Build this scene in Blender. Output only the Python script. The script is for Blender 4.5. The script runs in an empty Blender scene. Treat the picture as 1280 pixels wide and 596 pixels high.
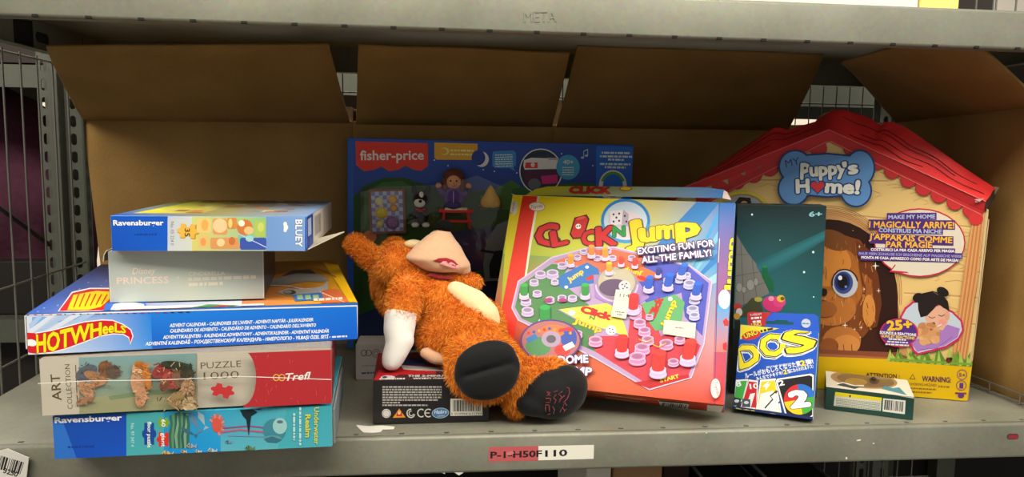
import bpy, bmesh, math, random
from mathutils import Vector, Matrix, noise
random.seed(7)
PI = math.pi
COL = bpy.context.scene.collection

# ------------------------------------------------------------------ camera
CAM_POS = Vector((.0379, -.8234, .3151)); YAW, PITCH, ROLL = map(math.radians, (-6.19, -6.45, .96)); FPX = 960.
_f = Vector((-math.sin(YAW)*math.cos(PITCH), math.cos(YAW)*math.cos(PITCH), math.sin(PITCH)))
_r0 = Vector((math.cos(YAW), math.sin(YAW), 0)); _u0 = _r0.cross(_f)
_r = _r0*math.cos(ROLL)+_u0*math.sin(ROLL); _u = _u0*math.cos(ROLL)-_r0*math.sin(ROLL)
cam_d = bpy.data.cameras.new('camera'); cam = bpy.data.objects.new('camera', cam_d); COL.objects.link(cam)
cam_d.sensor_width = 36; cam_d.lens = 36*FPX/1280; cam_d.clip_start = .02; cam_d.clip_end = 60
cam.matrix_world = Matrix(((_r.x, _u.x, -_f.x, CAM_POS.x), (_r.y, _u.y, -_f.y, CAM_POS.y), (_r.z, _u.z, -_f.z, CAM_POS.z), (0, 0, 0, 1)))
bpy.context.scene.camera = cam
def sight(px, py): return _r*((px-640)/FPX) + _u*(-(py-298)/FPX) + _f      # direction towards a point seen in the frame
def hit(px, py, o, n):                                                     # where it meets a plane of the world
    d = sight(px, py); return CAM_POS + d*((o-CAM_POS).dot(n)/d.dot(n))
def atY(px, py, y): return hit(px, py, Vector((0, y, 0)), Vector((0, 1, 0)))
def atZ(px, py, z): return hit(px, py, Vector((0, 0, z)), Vector((0, 0, 1)))
def atX(px, py, x): return hit(px, py, Vector((x, 0, 0)), Vector((1, 0, 0)))

# ------------------------------------------------------------------ colour and materials
def lin(c):
    if len(c) == 4: return c
    return tuple(((v/255)/12.92 if v/255 <= .04045 else ((v/255+.055)/1.055)**2.4) for v in c)+(1.,)
MATS = {}
def nodes(name):
    m = bpy.data.materials.new(name); m.use_nodes = True
    nt = m.node_tree; b = nt.nodes['Principled BSDF']; MATS[name] = m
    return m, nt, b
def nn(nt, t, **k):
    n = nt.nodes.new(t)
    for a, v in k.items():
        if a in n.inputs: n.inputs[a].default_value = v
        else: setattr(n, a, v)
    return n
def bumped(nt, b, src, strength, dist=.001):
    bp = nn(nt, 'ShaderNodeBump'); bp.inputs['Strength'].default_value = strength; bp.inputs['Distance'].default_value = dist
    nt.links.new(src, bp.inputs['Height']); nt.links.new(bp.outputs[0], b.inputs['Normal'])
def coords(nt, scale=(1, 1, 1)):
    tc = nn(nt, 'ShaderNodeTexCoord'); mp = nn(nt, 'ShaderNodeMapping'); mp.inputs['Scale'].default_value = scale
    nt.links.new(tc.outputs['Object'], mp.inputs[0]); return mp.outputs[0]
def plain(name, rgb, rough=.6, metal=0., spec=.5, bump=0, bscale=60, var=0., **kw):
    m, nt, b = nodes(name)
    b.inputs['Base Color'].default_value = lin(rgb); b.inputs['Roughness'].default_value = rough
    b.inputs['Metallic'].default_value = metal; b.inputs['Specular IOR Level'].default_value = spec
    for k, v in kw.items(): b.inputs[k.replace('_', ' ')].default_value = v
    if bump or var:
        n = nn(nt, 'ShaderNodeTexNoise'); n.inputs['Scale'].default_value = bscale; n.inputs['Detail'].default_value = 4
        nt.links.new(coords(nt), n.inputs['Vector'])
        if bump: bumped(nt, b, n.outputs[0], bump)
        if var:
            mx = nn(nt, 'ShaderNodeMix', data_type='RGBA'); c = lin(rgb)
            mx.inputs[6].default_value = tuple(v*(1-var) for v in c[:3])+(1,); mx.inputs[7].default_value = tuple(min(1, v*(1+var)) for v in c[:3])+(1,)
            nt.links.new(n.outputs[0], mx.inputs[0]); nt.links.new(mx.outputs[2], b.inputs['Base Color'])
    return m
def printed(name, rough=.38, bump=.12, spec=.45):
    m, nt, b = nodes(name)
    a = nn(nt, 'ShaderNodeAttribute'); a.attribute_name = 'Col'
    nt.links.new(a.outputs['Color'], b.inputs['Base Color'])
    b.inputs['Roughness'].default_value = rough; b.inputs['Specular IOR Level'].default_value = spec
    n = nn(nt, 'ShaderNodeTexNoise'); n.inputs['Scale'].default_value = 35; n.inputs['Detail'].default_value = 3
    nt.links.new(coords(nt), n.inputs['Vector']); bumped(nt, b, n.outputs[0], bump, .002)
    return m
CARD = printed('printed laminated card', .48, .1, .3)
MATTE = printed('printed matte colour', .7, .05, .3)
FABRIC = printed('coloured plush fabric', .95, .3, .1)
def galvanised():
    m, nt, b = nodes('galvanised painted steel')
    v = coords(nt, (1, 1, 1))
    n1 = nn(nt, 'ShaderNodeTexNoise'); n1.inputs['Scale'].default_value = 9; n1.inputs['Detail'].default_value = 6
    n2 = nn(nt, 'ShaderNodeTexVoronoi'); n2.inputs['Scale'].default_value = 230
    nt.links.new(v, n1.inputs['Vector']); nt.links.new(v, n2.inputs['Vector'])
    cr = nn(nt, 'ShaderNodeValToRGB'); nt.links.new(n1.outputs[0], cr.inputs[0])
    cr.color_ramp.elements[0].position = .3; cr.color_ramp.elements[0].color = lin((130, 130, 114))
    cr.color_ramp.elements[1].position = .7; cr.color_ramp.elements[1].color = lin((154, 153, 137))
    mx = nn(nt, 'ShaderNodeMix', data_type='RGBA', blend_type='MULTIPLY'); mx.inputs[0].default_value = .12
    nt.links.new(cr.outputs[0], mx.inputs[6]); nt.links.new(n2.outputs['Color'], mx.inputs[7]); nt.links.new(mx.outputs[2], b.inputs['Base Color'])
    b.inputs['Metallic'].default_value = .25; b.inputs['Roughness'].default_value = .5
    n3 = nn(nt, 'ShaderNodeTexNoise'); n3.inputs['Scale'].default_value = 40; n3.inputs['Detail'].default_value = 5
    nt.links.new(coords(nt, (1, 1, 1)), n3.inputs['Vector']); bumped(nt, b, n3.outputs[0], .12, .001)
    return m
STEEL = galvanised()
GUSM = plain('gusset steel', (128, 130, 116), .5, .3)
POSTM = plain('dull galvanised post steel', (92, 94, 84), .5, .5, bump=.1, bscale=50, var=.15)
WIREM = plain('grey mesh wire', (118, 116, 108), .45, .5)
DARKW = plain('dark mesh wire', (50, 48, 44), .5, .3)
def kraft():
    m, nt, b = nodes('brown corrugated cardboard')
    v = coords(nt, (1, 1, 1))
    n1 = nn(nt, 'ShaderNodeTexNoise'); n1.inputs['Scale'].default_value = 14; n1.inputs['Detail'].default_value = 8
    n2 = nn(nt, 'ShaderNodeTexNoise'); n2.inputs['Scale'].default_value = 320; n2.inputs['Detail'].default_value = 2
    tc = nn(nt, 'ShaderNodeTexCoord')
    w = nn(nt, 'ShaderNodeTexWave'); w.inputs['Scale'].default_value = 30; w.inputs['Distortion'].default_value = .6; w.bands_direction = 'X'
    nt.links.new(tc.outputs['UV'], w.inputs['Vector'])
    nt.links.new(v, n1.inputs['Vector']); nt.links.new(v, n2.inputs['Vector'])
    cr = nn(nt, 'ShaderNodeValToRGB'); nt.links.new(n1.outputs[0], cr.inputs[0])
    cr.color_ramp.elements[0].position = .3; cr.color_ramp.elements[0].color = lin((154, 119, 66))
    cr.color_ramp.elements[1].position = .7; cr.color_ramp.elements[1].color = lin((172, 135, 79))
    mx = nn(nt, 'ShaderNodeMix', data_type='RGBA', blend_type='MULTIPLY'); mx.inputs[0].default_value = .25
    nt.links.new(cr.outputs[0], mx.inputs[6]); nt.links.new(n2.outputs[0], mx.inputs[7]); nt.links.new(mx.outputs[2], b.inputs['Base Color'])
    b.inputs['Roughness'].default_value = .8; b.inputs['Specular IOR Level'].default_value = .2
    bumped(nt, b, w.outputs[0], .25, .0006)
    return m
KRAFT = kraft()
def clear(name, rough=.08, gloss=.12, tint=(255, 255, 255)):
    m, nt, b = nodes(name)
    out = nt.nodes['Material Output']
    tr = nn(nt, 'ShaderNodeBsdfTransparent'); tr.inputs[0].default_value = lin(tint)
    gl = nn(nt, 'ShaderNodeBsdfGlossy'); gl.inputs['Roughness'].default_value = rough
    n = nn(nt, 'ShaderNodeTexNoise'); n.inputs['Scale'].default_value = 25; n.inputs['Detail'].default_value = 3
    nt.links.new(coords(nt), n.inputs['Vector'])
    bp = nn(nt, 'ShaderNodeBump'); bp.inputs['Strength'].default_value = .5; bp.inputs['Distance'].default_value = .004
    nt.links.new(n.outputs[0], bp.inputs['Height']); nt.links.new(bp.outputs[0], gl.inputs['Normal'])
    mx = nn(nt, 'ShaderNodeMixShader'); mx.inputs[0].default_value = gloss
    nt.links.new(tr.outputs[0], mx.inputs[1]); nt.links.new(gl.outputs[0], mx.inputs[2]); nt.links.new(mx.outputs[0], out.inputs[0])
    nt.nodes.remove(b)
    return m
FILM = clear('clear shrink film', .12, .07)
BLIST = clear('clear moulded plastic', .06, .045)

# ------------------------------------------------------------------ objects
def tag(o, label=None, cat=None, group=None, kind=None):
    for k, v in (('label', label), ('category', cat), ('group', group), ('kind', kind)):
        if v: o[k] = v
    return o
def empty(name, loc=(0, 0, 0), rot=None):
    o = bpy.data.objects.new(name, None); COL.objects.link(o); o.empty_display_size = .02
    if rot is not None: o.matrix_world = Matrix.Translation(loc) @ rot.to_4x4()
    else: o.location = loc
    return o
def link(name, me, mat, parent=None):
    o = bpy.data.objects.new(name, me); COL.objects.link(o)
    if mat is not None:
        me.materials.clear(); me.materials.append(mat)
    if parent is not None: o.parent = parent
    return o

class MB:
    """collects coloured faces for one mesh"""
    def __init__(s, gain=1.): s.v = []; s.f = []; s.c = []; s.sm = []; s.gain = gain
    def add(s, vs, fs, col, smooth=False):
        n = len(s.v); s.v += [tuple(p) for p in vs]
        for k, f in enumerate(fs):
            s.f.append([n+i for i in f]); s.sm.append(smooth)
            if callable(col): s.c.append([col(Vector(vs[i])) for i in f])
            elif isinstance(col, list): s.c.append([col[i] for i in f])
            else: s.c.append([lin(col)]*len(f))
    def box(s, a, b, col=(128, 128, 128), M=None):
        x0, y0, z0 = a; x1, y1, z1 = b
        vs = [Vector(p) for p in ((x0, y0, z0), (x1, y0, z0), (x1, y1, z0), (x0, y1, z0), (x0, y0, z1), (x1, y0, z1), (x1, y1, z1), (x0, y1, z1))]
        if M is not None: vs = [M @ p for p in vs]
        s.add(vs, [(3, 2, 1, 0), (4, 5, 6, 7), (0, 1, 5, 4), (1, 2, 6, 5), (2, 3, 7, 6), (3, 0, 4, 7)], col)
    def bevbox(s, a, b, r, cols, M=None, seg=2):
        """box with rounded edges, colour by face direction: cols = dict or one colour"""
        bm = bmesh.new(); bmesh.ops.create_cube(bm, size=1)
        A = Vector(a); B_ = Vector(b)
        for v in bm.verts: v.co = Vector([(A[i]+B_[i])/2+v.co[i]*(B_[i]-A[i]) for i in range(3)])
        bmesh.ops.bevel(bm, geom=bm.edges[:], offset=r, segments=seg, affect='EDGES', profile=.5)
        bm.normal_update()
        def key(n):
            i = max(range(3), key=lambda k: abs(n[k]))
            return [('left', 'right'), ('front', 'back'), ('bottom', 'top')][i][1 if n[i] > 0 else 0] if i != 1 else ('back' if n[1] > 0 else 'front')
        for f in bm.faces:
            c = cols if not isinstance(cols, dict) else cols.get(key(f.normal), cols['base'])
            vs = [v.co.copy() for v in f.verts]
            if M is not None: vs = [M @ p for p in vs]
            s.add(vs, [range(len(vs))], c)
        bm.free()
    def tube(s, pts, r, col=(128, 128, 128), n=8, caps=True):
        pts = [Vector(p) for p in pts]; rings = []
        rr = r if isinstance(r, (list, tuple)) else [r]*len(pts)
        for i, p in enumerate(pts):
            t = (pts[min(i+1, len(pts)-1)]-pts[max(i-1, 0)]).normalized()
            a = t.cross(Vector((0, 0, 1)) if abs(t.z) < .9 else Vector((1, 0, 0))).normalized(); b = t.cross(a)
            rings.append([p+(a*math.cos(2*PI*k/n)+b*math.sin(2*PI*k/n))*rr[i] for k in range(n)])
        vs = [q for R_ in rings for q in R_]; fs = []
        for i in range(len(pts)-1):
            for k in range(n): fs.append((i*n+k, i*n+(k+1) % n, (i+1)*n+(k+1) % n, (i+1)*n+k))
        if caps: fs += [tuple(range(n))[::-1], tuple(range((len(pts)-1)*n, len(pts)*n))]
        s.add(vs, fs, col, True)
    def ball(s, c, r, col=(128, 128, 128), M=None, nu=16, nv=10):
        c = Vector(c); r = (r, r, r) if not isinstance(r, (tuple, list)) else r
        vs = []; fs = []
        for j in range(nv+1):
            t = PI*j/nv
            for i in range(nu):
                p = Vector((math.sin(t)*math.cos(2*PI*i/nu)*r[0], math.sin(t)*math.sin(2*PI*i/nu)*r[1], math.cos(t)*r[2]))
                if M is not None: p = M @ p
                vs.append(c+p)
        for j in range(nv):
            for i in range(nu): fs.append((j*nu+i, (j+1)*nu+i, (j+1)*nu+(i+1) % nu, j*nu+(i+1) % nu))
        s.add(vs, fs, col, True)
    def prism(s, pts, d, col):
        """pts: outline in 3D, extruded by vector d"""
        pts = [Vector(p) for p in pts]; n = len(pts); d = Vector(d)
        vs = pts+[p+d for p in pts]
        s.add(vs, [tuple(range(n)), tuple(range(n, 2*n))[::-1]]+[(i, i+n, (i+1) % n+n, (i+1) % n) for i in range(n)], col)
    def mesh(s, name):
        me = bpy.data.meshes.new(name); me.from_pydata(s.v, [], s.f)
        ca = me.color_attributes.new('Col', 'FLOAT_COLOR', 'CORNER')
        g_ = s.gain; flat = [x for f in s.c for c in f for x in (min(.9, c[0]*g_), min(.9, c[1]*g_), min(.9, c[2]*g_), 1.)]
        if len(flat) == len(ca.data)*4: ca.data.foreach_set('color', flat)
        me.polygons.foreach_set('use_smooth', s.sm); me.update()
        return me
    def build(s, name, mat, parent=None, norm=False):
        me = s.mesh(name)
        if norm:
            bm = bmesh.new(); bm.from_mesh(me); bmesh.ops.recalc_face_normals(bm, faces=bm.faces[:]); bm.to_mesh(me); bm.free()
        return link(name, me, mat, parent)

# text as geometry -------------------------------------------------
TX = {}
def text_geo(t, off=0., shear=0.):
    k = (t, off, shear)
    if k not in TX:
        cu = bpy.data.curves.new('t', 'FONT'); cu.body = t; cu.size = 1; cu.offset = off; cu.shear = shear; cu.resolution_u = 2; cu.space_character = 1.0
        ob = bpy.data.objects.new('t', cu); COL.objects.link(ob)
        dg = bpy.context.evaluated_depsgraph_get(); me = bpy.data.meshes.new_from_object(ob.evaluated_get(dg))
        vs = [v.co.copy() for v in me.vertices]; fs = [tuple(p.vertices) for p in me.polygons]
        bpy.data.objects.remove(ob); bpy.data.curves.remove(cu); bpy.data.meshes.remove(me)
        TX[k] = (vs, fs)
    return TX[k]
def bounds(t, shear=0.):
    vs, _ = text_geo(t, 0., shear)
    return min(v.x for v in vs), max(v.x for v in vs)
CAP = .727

def stamps(r): return 1 if r < .035 else (9 if r < .08 else 13)
def stamped(t, r, shear=0.):
    """heavier lettering: the outline letters laid over each other round a small circle"""
    if r < .035: return text_geo(t, r, shear)
    vs, fs = text_geo(t, .0, shear); n = len(vs); V = []; F = []
    K = 8 if r < .08 else 12
    offs = [Vector((0, 0, 0))]+[Vector((math.cos(2*PI*k/K)*r*.8, math.sin(2*PI*k/K)*r*.8, 0)) for k in range(K)]
    for j, d in enumerate(offs):
        V += [v+d for v in vs]; F += [tuple(i+j*n for i in f) for f in fs]
    return V, F

class Face:
    """a printed face: art is given where it is seen on the photographed face and laid out flat on the real one"""
    def __init__(s, mb, M, o, eu, ev, W, H, margin=.0006, clip=True):
        s.mb, s.M = mb, M; s.o, s.eu, s.ev = Vector(o), Vector(eu), Vector(ev); s.n = s.eu.cross(s.ev)
        s.W, s.H, s.m, s.clip = W, H, margin, clip; s.k = 1
        R3 = M.to_3x3(); s.wo = M @ s.o; s.wu = R3 @ s.eu; s.wv = R3 @ s.ev; s.wn = R3 @ s.n
    def px(s, p):
        q = hit(p[0], p[1], s.wo, s.wn)-s.wo; return (q.dot(s.wu), q.dot(s.wv))
    def put(s, uvs, fs, col, smooth=False, lift=1):
        z = s.k*9e-6; s.k += 1+(lift > 1)*2; n0 = len(uvs)//lift
        if s.clip:
            uvs = [(min(max(u, s.m), s.W-s.m), min(max(v, s.m), s.H-s.m)) for u, v in uvs]
        s.mb.add([s.o+s.eu*u+s.ev*v+s.n*(z+(i//n0)*1.5e-6) for i, (u, v) in enumerate(uvs)], fs, col)
    def poly(s, pts, col):
        c = [lin(x) for x in col] if isinstance(col, list) else col
        s.put([s.px(p) for p in pts], [tuple(range(len(pts)))], c)
    def quad(s, u0, v0, u1, v1, col):                       # fractions of the face
        s.grid([(u0, v0), (u1, v0), (u1, v1), (u0, v1)], [col]*4 if not isinstance(col, list) else col, 1, frac=True)
    def grid(s, q, cols, n=8, frac=False):                  # colours blended between the four corners
        P_ = [(u*s.W, v*s.H) for u, v in q] if frac else [s.px(p) for p in q]
        C_ = [lin(c) for c in cols]; uv = []; cc = []; fs = []
        for j in range(n+1):
            for i in range(n+1):
                a, b = i/n, j/n; w = ((1-a)*(1-b), a*(1-b), a*b, (1-a)*b)
                uv.append(tuple(sum(w[k]*P_[k][t] for k in range(4)) for t in (0, 1)))
                cc.append(tuple(sum(w[k]*C_[k][t] for k in range(4)) for t in range(4)))
        for j in range(n):
            for i in range(n): a = j*(n+1)+i; fs.append((a, a+1, a+n+2, a+n+1))
        s.put(uv, fs, cc)
    def ell(s, c, rx, ry, col, ang=0, n=28, a0=0, a1=360):
        pts = []
        full = abs(a1-a0) >= 360
        for i in range(n if full else n+1):
            t = math.radians(a0+(a1-a0)*i/n); x, y = math.cos(t)*rx, -math.sin(t)*ry; r = -math.radians(ang)
            pts.append((c[0]+x*math.cos(r)-y*math.sin(r), c[1]+x*math.sin(r)+y*math.cos(r)))
        if not full: pts.append(c)
        s.poly(pts, col)
    def ring(s, c, rx, ry, w, col, ang=0, n=32, a0=0, a1=360):
        pts = []; full = abs(a1-a0) >= 360
        for i in range(n+1):
            t = math.radians(a0+(a1-a0)*i/n); x, y = math.cos(t)*rx, -math.sin(t)*ry; r = -math.radians(ang)
            pts.append((c[0]+x*math.cos(r)-y*math.sin(r), c[1]+x*math.sin(r)+y*math.cos(r)))
        s.line(pts, w, col)
    def line(s, pts, w, col, closed=False):
        if closed: pts = list(pts)+[pts[0]]
        uv = []; fs = []
        for i, p in enumerate(pts):
            a = pts[max(i-1, 0)]; b = pts[min(i+1, len(pts)-1)]
            if closed and i in (0, len(pts)-1): a = pts[-2]; b = pts[1]
            dx, dy = b[0]-a[0], b[1]-a[1]; L = math.hypot(dx, dy) or 1
            ww = w if not isinstance(w, (list, tuple)) else w[i]
            nx, ny = -dy/L*ww/2, dx/L*ww/2
            uv += [s.px((p[0]+nx, p[1]+ny)), s.px((p[0]-nx, p[1]-ny))]
            if i: fs.append((2*i-2, 2*i, 2*i+1, 2*i-1))
        s.put(uv, fs, col)
    def text(s, t, p0, p1, h, col, bold=.012, outline=None, shear=0.):
        """t from p0 to p1 (baseline, as seen), capitals h high; outline = list of (colour, extra)"""
        a, b = Vector(s.px(p0)), Vector(s.px(p1)); x0, x1 = bounds(t, shear)
        dx, dy = p1[0]-p0[0], p1[1]-p0[1]; L = math.hypot(dx, dy)
        q = Vector(s.px((p0[0]+dy/L*h, p0[1]-dx/L*h)))-a
        e = (b-a); up = Vector((-e.y, e.x)).normalized()*abs(q.dot(Vector((-e.y, e.x)).normalized()))
        for c, o_ in list(outline or [])+[(col, bold)]:
            vs, fs = stamped(t, o_, shear)
            s.put([tuple(a+e*((v.x-x0)/(x1-x0))+up*(v.y/CAP)) for v in vs], fs, c, lift=stamps(o_))
    def warp(s, t, fn, col, bold=.012, outline=None):
        """t bent between curves: fn(s, t) gives the seen point, s along 0..1, t height 0..1"""
        x0, x1 = bounds(t)
        for c, o_ in list(outline or [])+[(col, bold)]:
            vs, fs = stamped(t, o_)
            s.put([s.px(fn((v.x-x0)/(x1-x0), v.y/CAP)) for v in vs], fs, c, lift=stamps(o_))
    def greek(s, p0, p1, h, col, seed=1, gap=.8):
        """a line of print too small to read"""
        R_ = random.Random(seed); L = math.hypot(p1[0]-p0[0], p1[1]-p0[1]); x = 0; uv = []; fs = []
        ex, ey = (p1[0]-p0[0])/L, (p1[1]-p0[1])/L; nx, ny = ey, -ex
        while x < L:
            w = min(R_.uniform(1.2, 5)*h*.6, L-x)
            k = len(uv)
            for a, b in ((x, 0), (x+w, 0), (x+w, h), (x, h)): uv.append(s.px((p0[0]+ex*a+nx*b, p0[1]+ey*a+ny*b)))
            fs.append((k, k+1, k+2, k+3)); x += w+gap*h*.6
        s.put(uv, fs, col)
    def bars(s, q, col=(25, 25, 25), n=30, seed=3):
        """barcode bars inside the seen quad q (bl, br, tr, tl)"""
        R_ = random.Random(seed); P_ = [Vector(s.px(p)) for p in q]; x = 0; uv = []; fs = []
        ws = []
        for i in range(n): ws += [R_.choice((1, 1, 2, 3)), R_.choice((1, 1, 2))]
        T = sum(ws)
        for i, w in enumerate(ws):
            if i % 2 == 0:
                k = len(uv); a, b = x/T, (x+w)/T
                for e, top in ((a, 0), (b, 0), (b, 1), (a, 1)):
                    lo = P_[0].lerp(P_[1], e); hi = P_[3].lerp(P_[2], e); uv.append(tuple(hi if top else lo))
                fs.append((k, k+1, k+2, k+3))
            x += w
        s.put(uv, fs, col)
    def piece(s, c, w, h, col, ang=0):
        """jigsaw piece outline"""
        pts = []
        for sx, sy, kind in ((1, 0, 1), (0, 1, -1), (-1, 0, 1), (0, -1, -1)):
            for t in range(10):
                a = t/10*2-1; bump_ = 0
                along = a
                if abs(a) < .32: bump_ = kind*.34*math.sqrt(max(0, 1-(a/.32)**2)); along = a*(1.15)
                out = .72+bump_
                x, y = (sx*out-sy*along*.72, sy*out+sx*along*.72)
                pts.append((x, y))
        r = math.radians(ang)
        s.poly([(c[0]+(x*math.cos(r)-y*math.sin(r))*w/2, c[1]+(x*math.sin(r)+y*math.cos(r))*h/2) for x, y in pts], col)

def boxframe(p):
    x, y, z, yaw, lean, roll, W, D, H = p
    w = Vector((math.cos(yaw), math.sin(yaw), 0)); d = Vector((-math.sin(yaw), math.cos(yaw), 0)); h = Vector((0, 0, 1))
    c, s_ = math.cos(lean), math.sin(lean); h, d = h*c+d*s_, d*c-h*s_
    c, s_ = math.cos(roll), math.sin(roll); w, h = w*c+h*s_, h*c-w*s_
    M = Matrix(((w.x, d.x, h.x, x), (w.y, d.y, h.y, y), (w.z, d.z, h.z, z), (0, 0, 0, 1)))
    return M, W, D, H
def boxface(mb, M, W, D, H, which, off=0, **k):
    if which == 'front': return Face(mb, M, (0, -off, 0), (1, 0, 0), (0, 0, 1), W, H, **k)
    if which == 'top': return Face(mb, M, (0, 0, H+off), (1, 0, 0), (0, 1, 0), W, D, **k)
    if which == 'right': return Face(mb, M, (W+off, 0, 0), (0, 1, 0), (0, 0, 1), D, H, **k)
    if which == 'bottom': return Face(mb, M, (0, D, -off), (1, 0, 0), (0, -1, 0), W, D, **k)
    if which == 'left': return Face(mb, M, (-off, D, 0), (0, -1, 0), (0, 0, 1), D, H, **k)
def bx_root(name, p, label, cat, group=None):
    M, W, D, H = boxframe(p)
    r = bpy.data.objects.new(name, None); COL.objects.link(r); r.matrix_world = M; r.empty_display_size = .02
    tag(r, label, cat, group)
    return r, M, W, D, H

# ------------------------------------------------------------------ the setting
def struct(name, a, b, mat, col=(128, 128, 128)):
    m = MB(); m.box(a, b, col); return tag(m.build(name, mat), kind='structure')
WALLM = plain('warm white painted wall', (226, 216, 200), .8, bump=.05)
FLOORM = plain('grey concrete floor', (96, 94, 90), .6, bump=.1, bscale=8, var=.15)
CEILM = plain('dark hall ceiling', (90, 90, 88), .8)
struct('floor', (-5, -4, -1.02), (6, 4.2, -.98), FLOORM)
struct('wall_back', (-5, 3.6, -.98), (6, 3.7, 3.2), WALLM)
struct('ceiling', (-5, -4, 3.2), (6, 4.2, 3.25), CEILM)

# ------------------------------------------------------------------ the rack
XL, XR, ZU, DEP = -.495, .815, .482, .5
def solid(o, t):
    md = o.modifiers.new('thickness', 'SOLIDIFY'); md.thickness = t; md.offset = 0; return o
def holed(mb, o, eu, ev, u0, u1, v0, v1, cu, cv, hw, hh, n=16, col=(128, 128, 128)):
    """a flat cell with one rounded slot through it"""
    o, eu, ev = Vector(o), Vector(eu), Vector(ev); vs = []; r = min(hw, hh)
    for i in range(n):
        t = 2*PI*(i+.5)/n; c, s_ = math.cos(t), math.sin(t)
        vs.append((cu+c*r+math.copysign(hw-r, c), cv+s_*r+math.copysign(hh-r, s_)))
    ks = []
    for i in range(n):
        t = 2*PI*(i+.5)/n; c, s_ = math.cos(t), math.sin(t); L = 1e9
        if abs(c) > 1e-6: L = min(L, ((u1-cu) if c > 0 else (u0-cu))/c)
        if abs(s_) > 1e-6: L = min(L, ((v1-cv) if s_ > 0 else (v0-cv))/s_)
        ks.append([cu+c*L, cv+s_*L])
    cor = []
    for (a, b) in ((u1, v1), (u0, v1), (u0, v0), (u1, v0)): cor.append((a, b))
    fs = [(i, (i+1) % n, n+(i+1) % n, n+i) for i in range(n)]
    pts = vs+[tuple(k) for k in ks]
    m_ = len(pts); pts += cor
    for ci, (a, b) in enumerate(cor):                       # fill the four corners
        ang = math.atan2(b-cv, a-cu) % (2*PI); i = int((ang/(2*PI)*n)-.5) % n
        fs.append((n+i, n+(i+1) % n, m_+ci))
    mb.add([o+eu*u+ev*v for u, v in pts], fs, col)
def shelf_board(z, hole_y, hole_dx, lip_holes):
    m = MB(); r = .003; h = .042
    prof = [(.02, z-h+.006), (.02, z-h)]
    prof2 = [(.008, z-h)]+[(r-r*math.sin(t), z-h+r-r*math.cos(t)) for t in (0, .5, 1.1, PI/2)]+[(r-r*math.cos(t), z-r+r*math.sin(t)) for t in (0, .5, 1.1, PI/2)]+[(.007, z)]
    def strip(pf):
        vs = [(x, y, zz) for x in (XL, XR) for y, zz in pf]; k = len(pf)
        m.add(vs, [(i, i+1, k+i+1, k+i) for i in range(k-1)], (128, 128, 128), True)
    strip(prof); strip(prof2)
    y0 = .018; m.add([(XL, y0, z), (XR, y0, z), (XR, DEP, z), (XL, DEP, z)], [(0, 1, 2, 3)], (128, 128, 128))
    m.add([(XL, DEP, z), (XR, DEP, z), (XR, DEP, z-h), (XL, DEP, z-h)], [(0, 1, 2, 3)], (128, 128, 128))
    m.add([(XL, DEP, z-h), (XR, DEP, z-h), (XR, DEP-.02, z-h), (XL, DEP-.02, z-h)], [(0, 1, 2, 3)], (128, 128, 128))
    xs = [XL+.0]+[(i+.5)*.05+hole_dx for i in range(-10, 17) if XL < (i+.5)*.05+hole_dx < XR]+[XR]
    for a, b in zip(xs[:-1], xs[1:]):
        c = (a+b)/2 if b-a > .049 else None
        if c is None:
            m.add([(a, .007, z), (b, .007, z), (b, y0, z), (a, y0, z)], [(0, 1, 2, 3)], (128, 128, 128))
            m.add([(a, .008, z-h), (b, .008, z-h), (b, .02, z-h), (a, .02, z-h)], [(0, 1, 2, 3)], (128, 128, 128)); continue
        holed(m, (0, 0, z), (1, 0, 0), (0, 1, 0), a, b, .007, y0, c, .0123, .0034, .0021)
        holed(m, (0, 0, z-h), (1, 0, 0), (0, 1, 0), a, b, .0, .02, c, .0035, .0032, .0022) if 0 else m.add([(a, .008, z-h), (b, .008, z-h), (b, .02, z-h), (a, .02, z-h)], [(0, 1, 2, 3)], (128, 128, 128))
    for x in (XL, XR):                                      # side lips
        s_ = 1 if x == XL else -1
        m.add([(x, .003, z), (x, DEP, z), (x, DEP, z-h), (x, .003, z-h), (x+s_*.015, DEP, z-h), (x+s_*.015, .02, z-h)], [(0, 1, 2, 3), (3, 2, 4, 5)], (128, 128, 128))
    return m
lower = tag(solid(shelf_board(0, .0123, .0083, False).build('shelf_board', STEEL), .001), 'grey steel shelf board carrying the toys, with a red and white location label', 'shelf board')
upper = tag(solid(shelf_board(ZU, .0123, 0, True).build('shelf_board', STEEL), .001), 'grey steel shelf board above the toys, embossed META on its front', 'shelf board')
# notches along the bottom edge of the upper board
m = MB()
for i in range(-9, 17):
    x = i*.05
    if XL+.01 < x < XR-.01: m.bevbox((x-.003, -.0007, ZU-.0426), (x+.003, .003, ZU-.0398), .0004, (24, 22, 20))
m.build('edge_notches', MATTE, upper)['kind'] = 'stuff'
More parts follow.
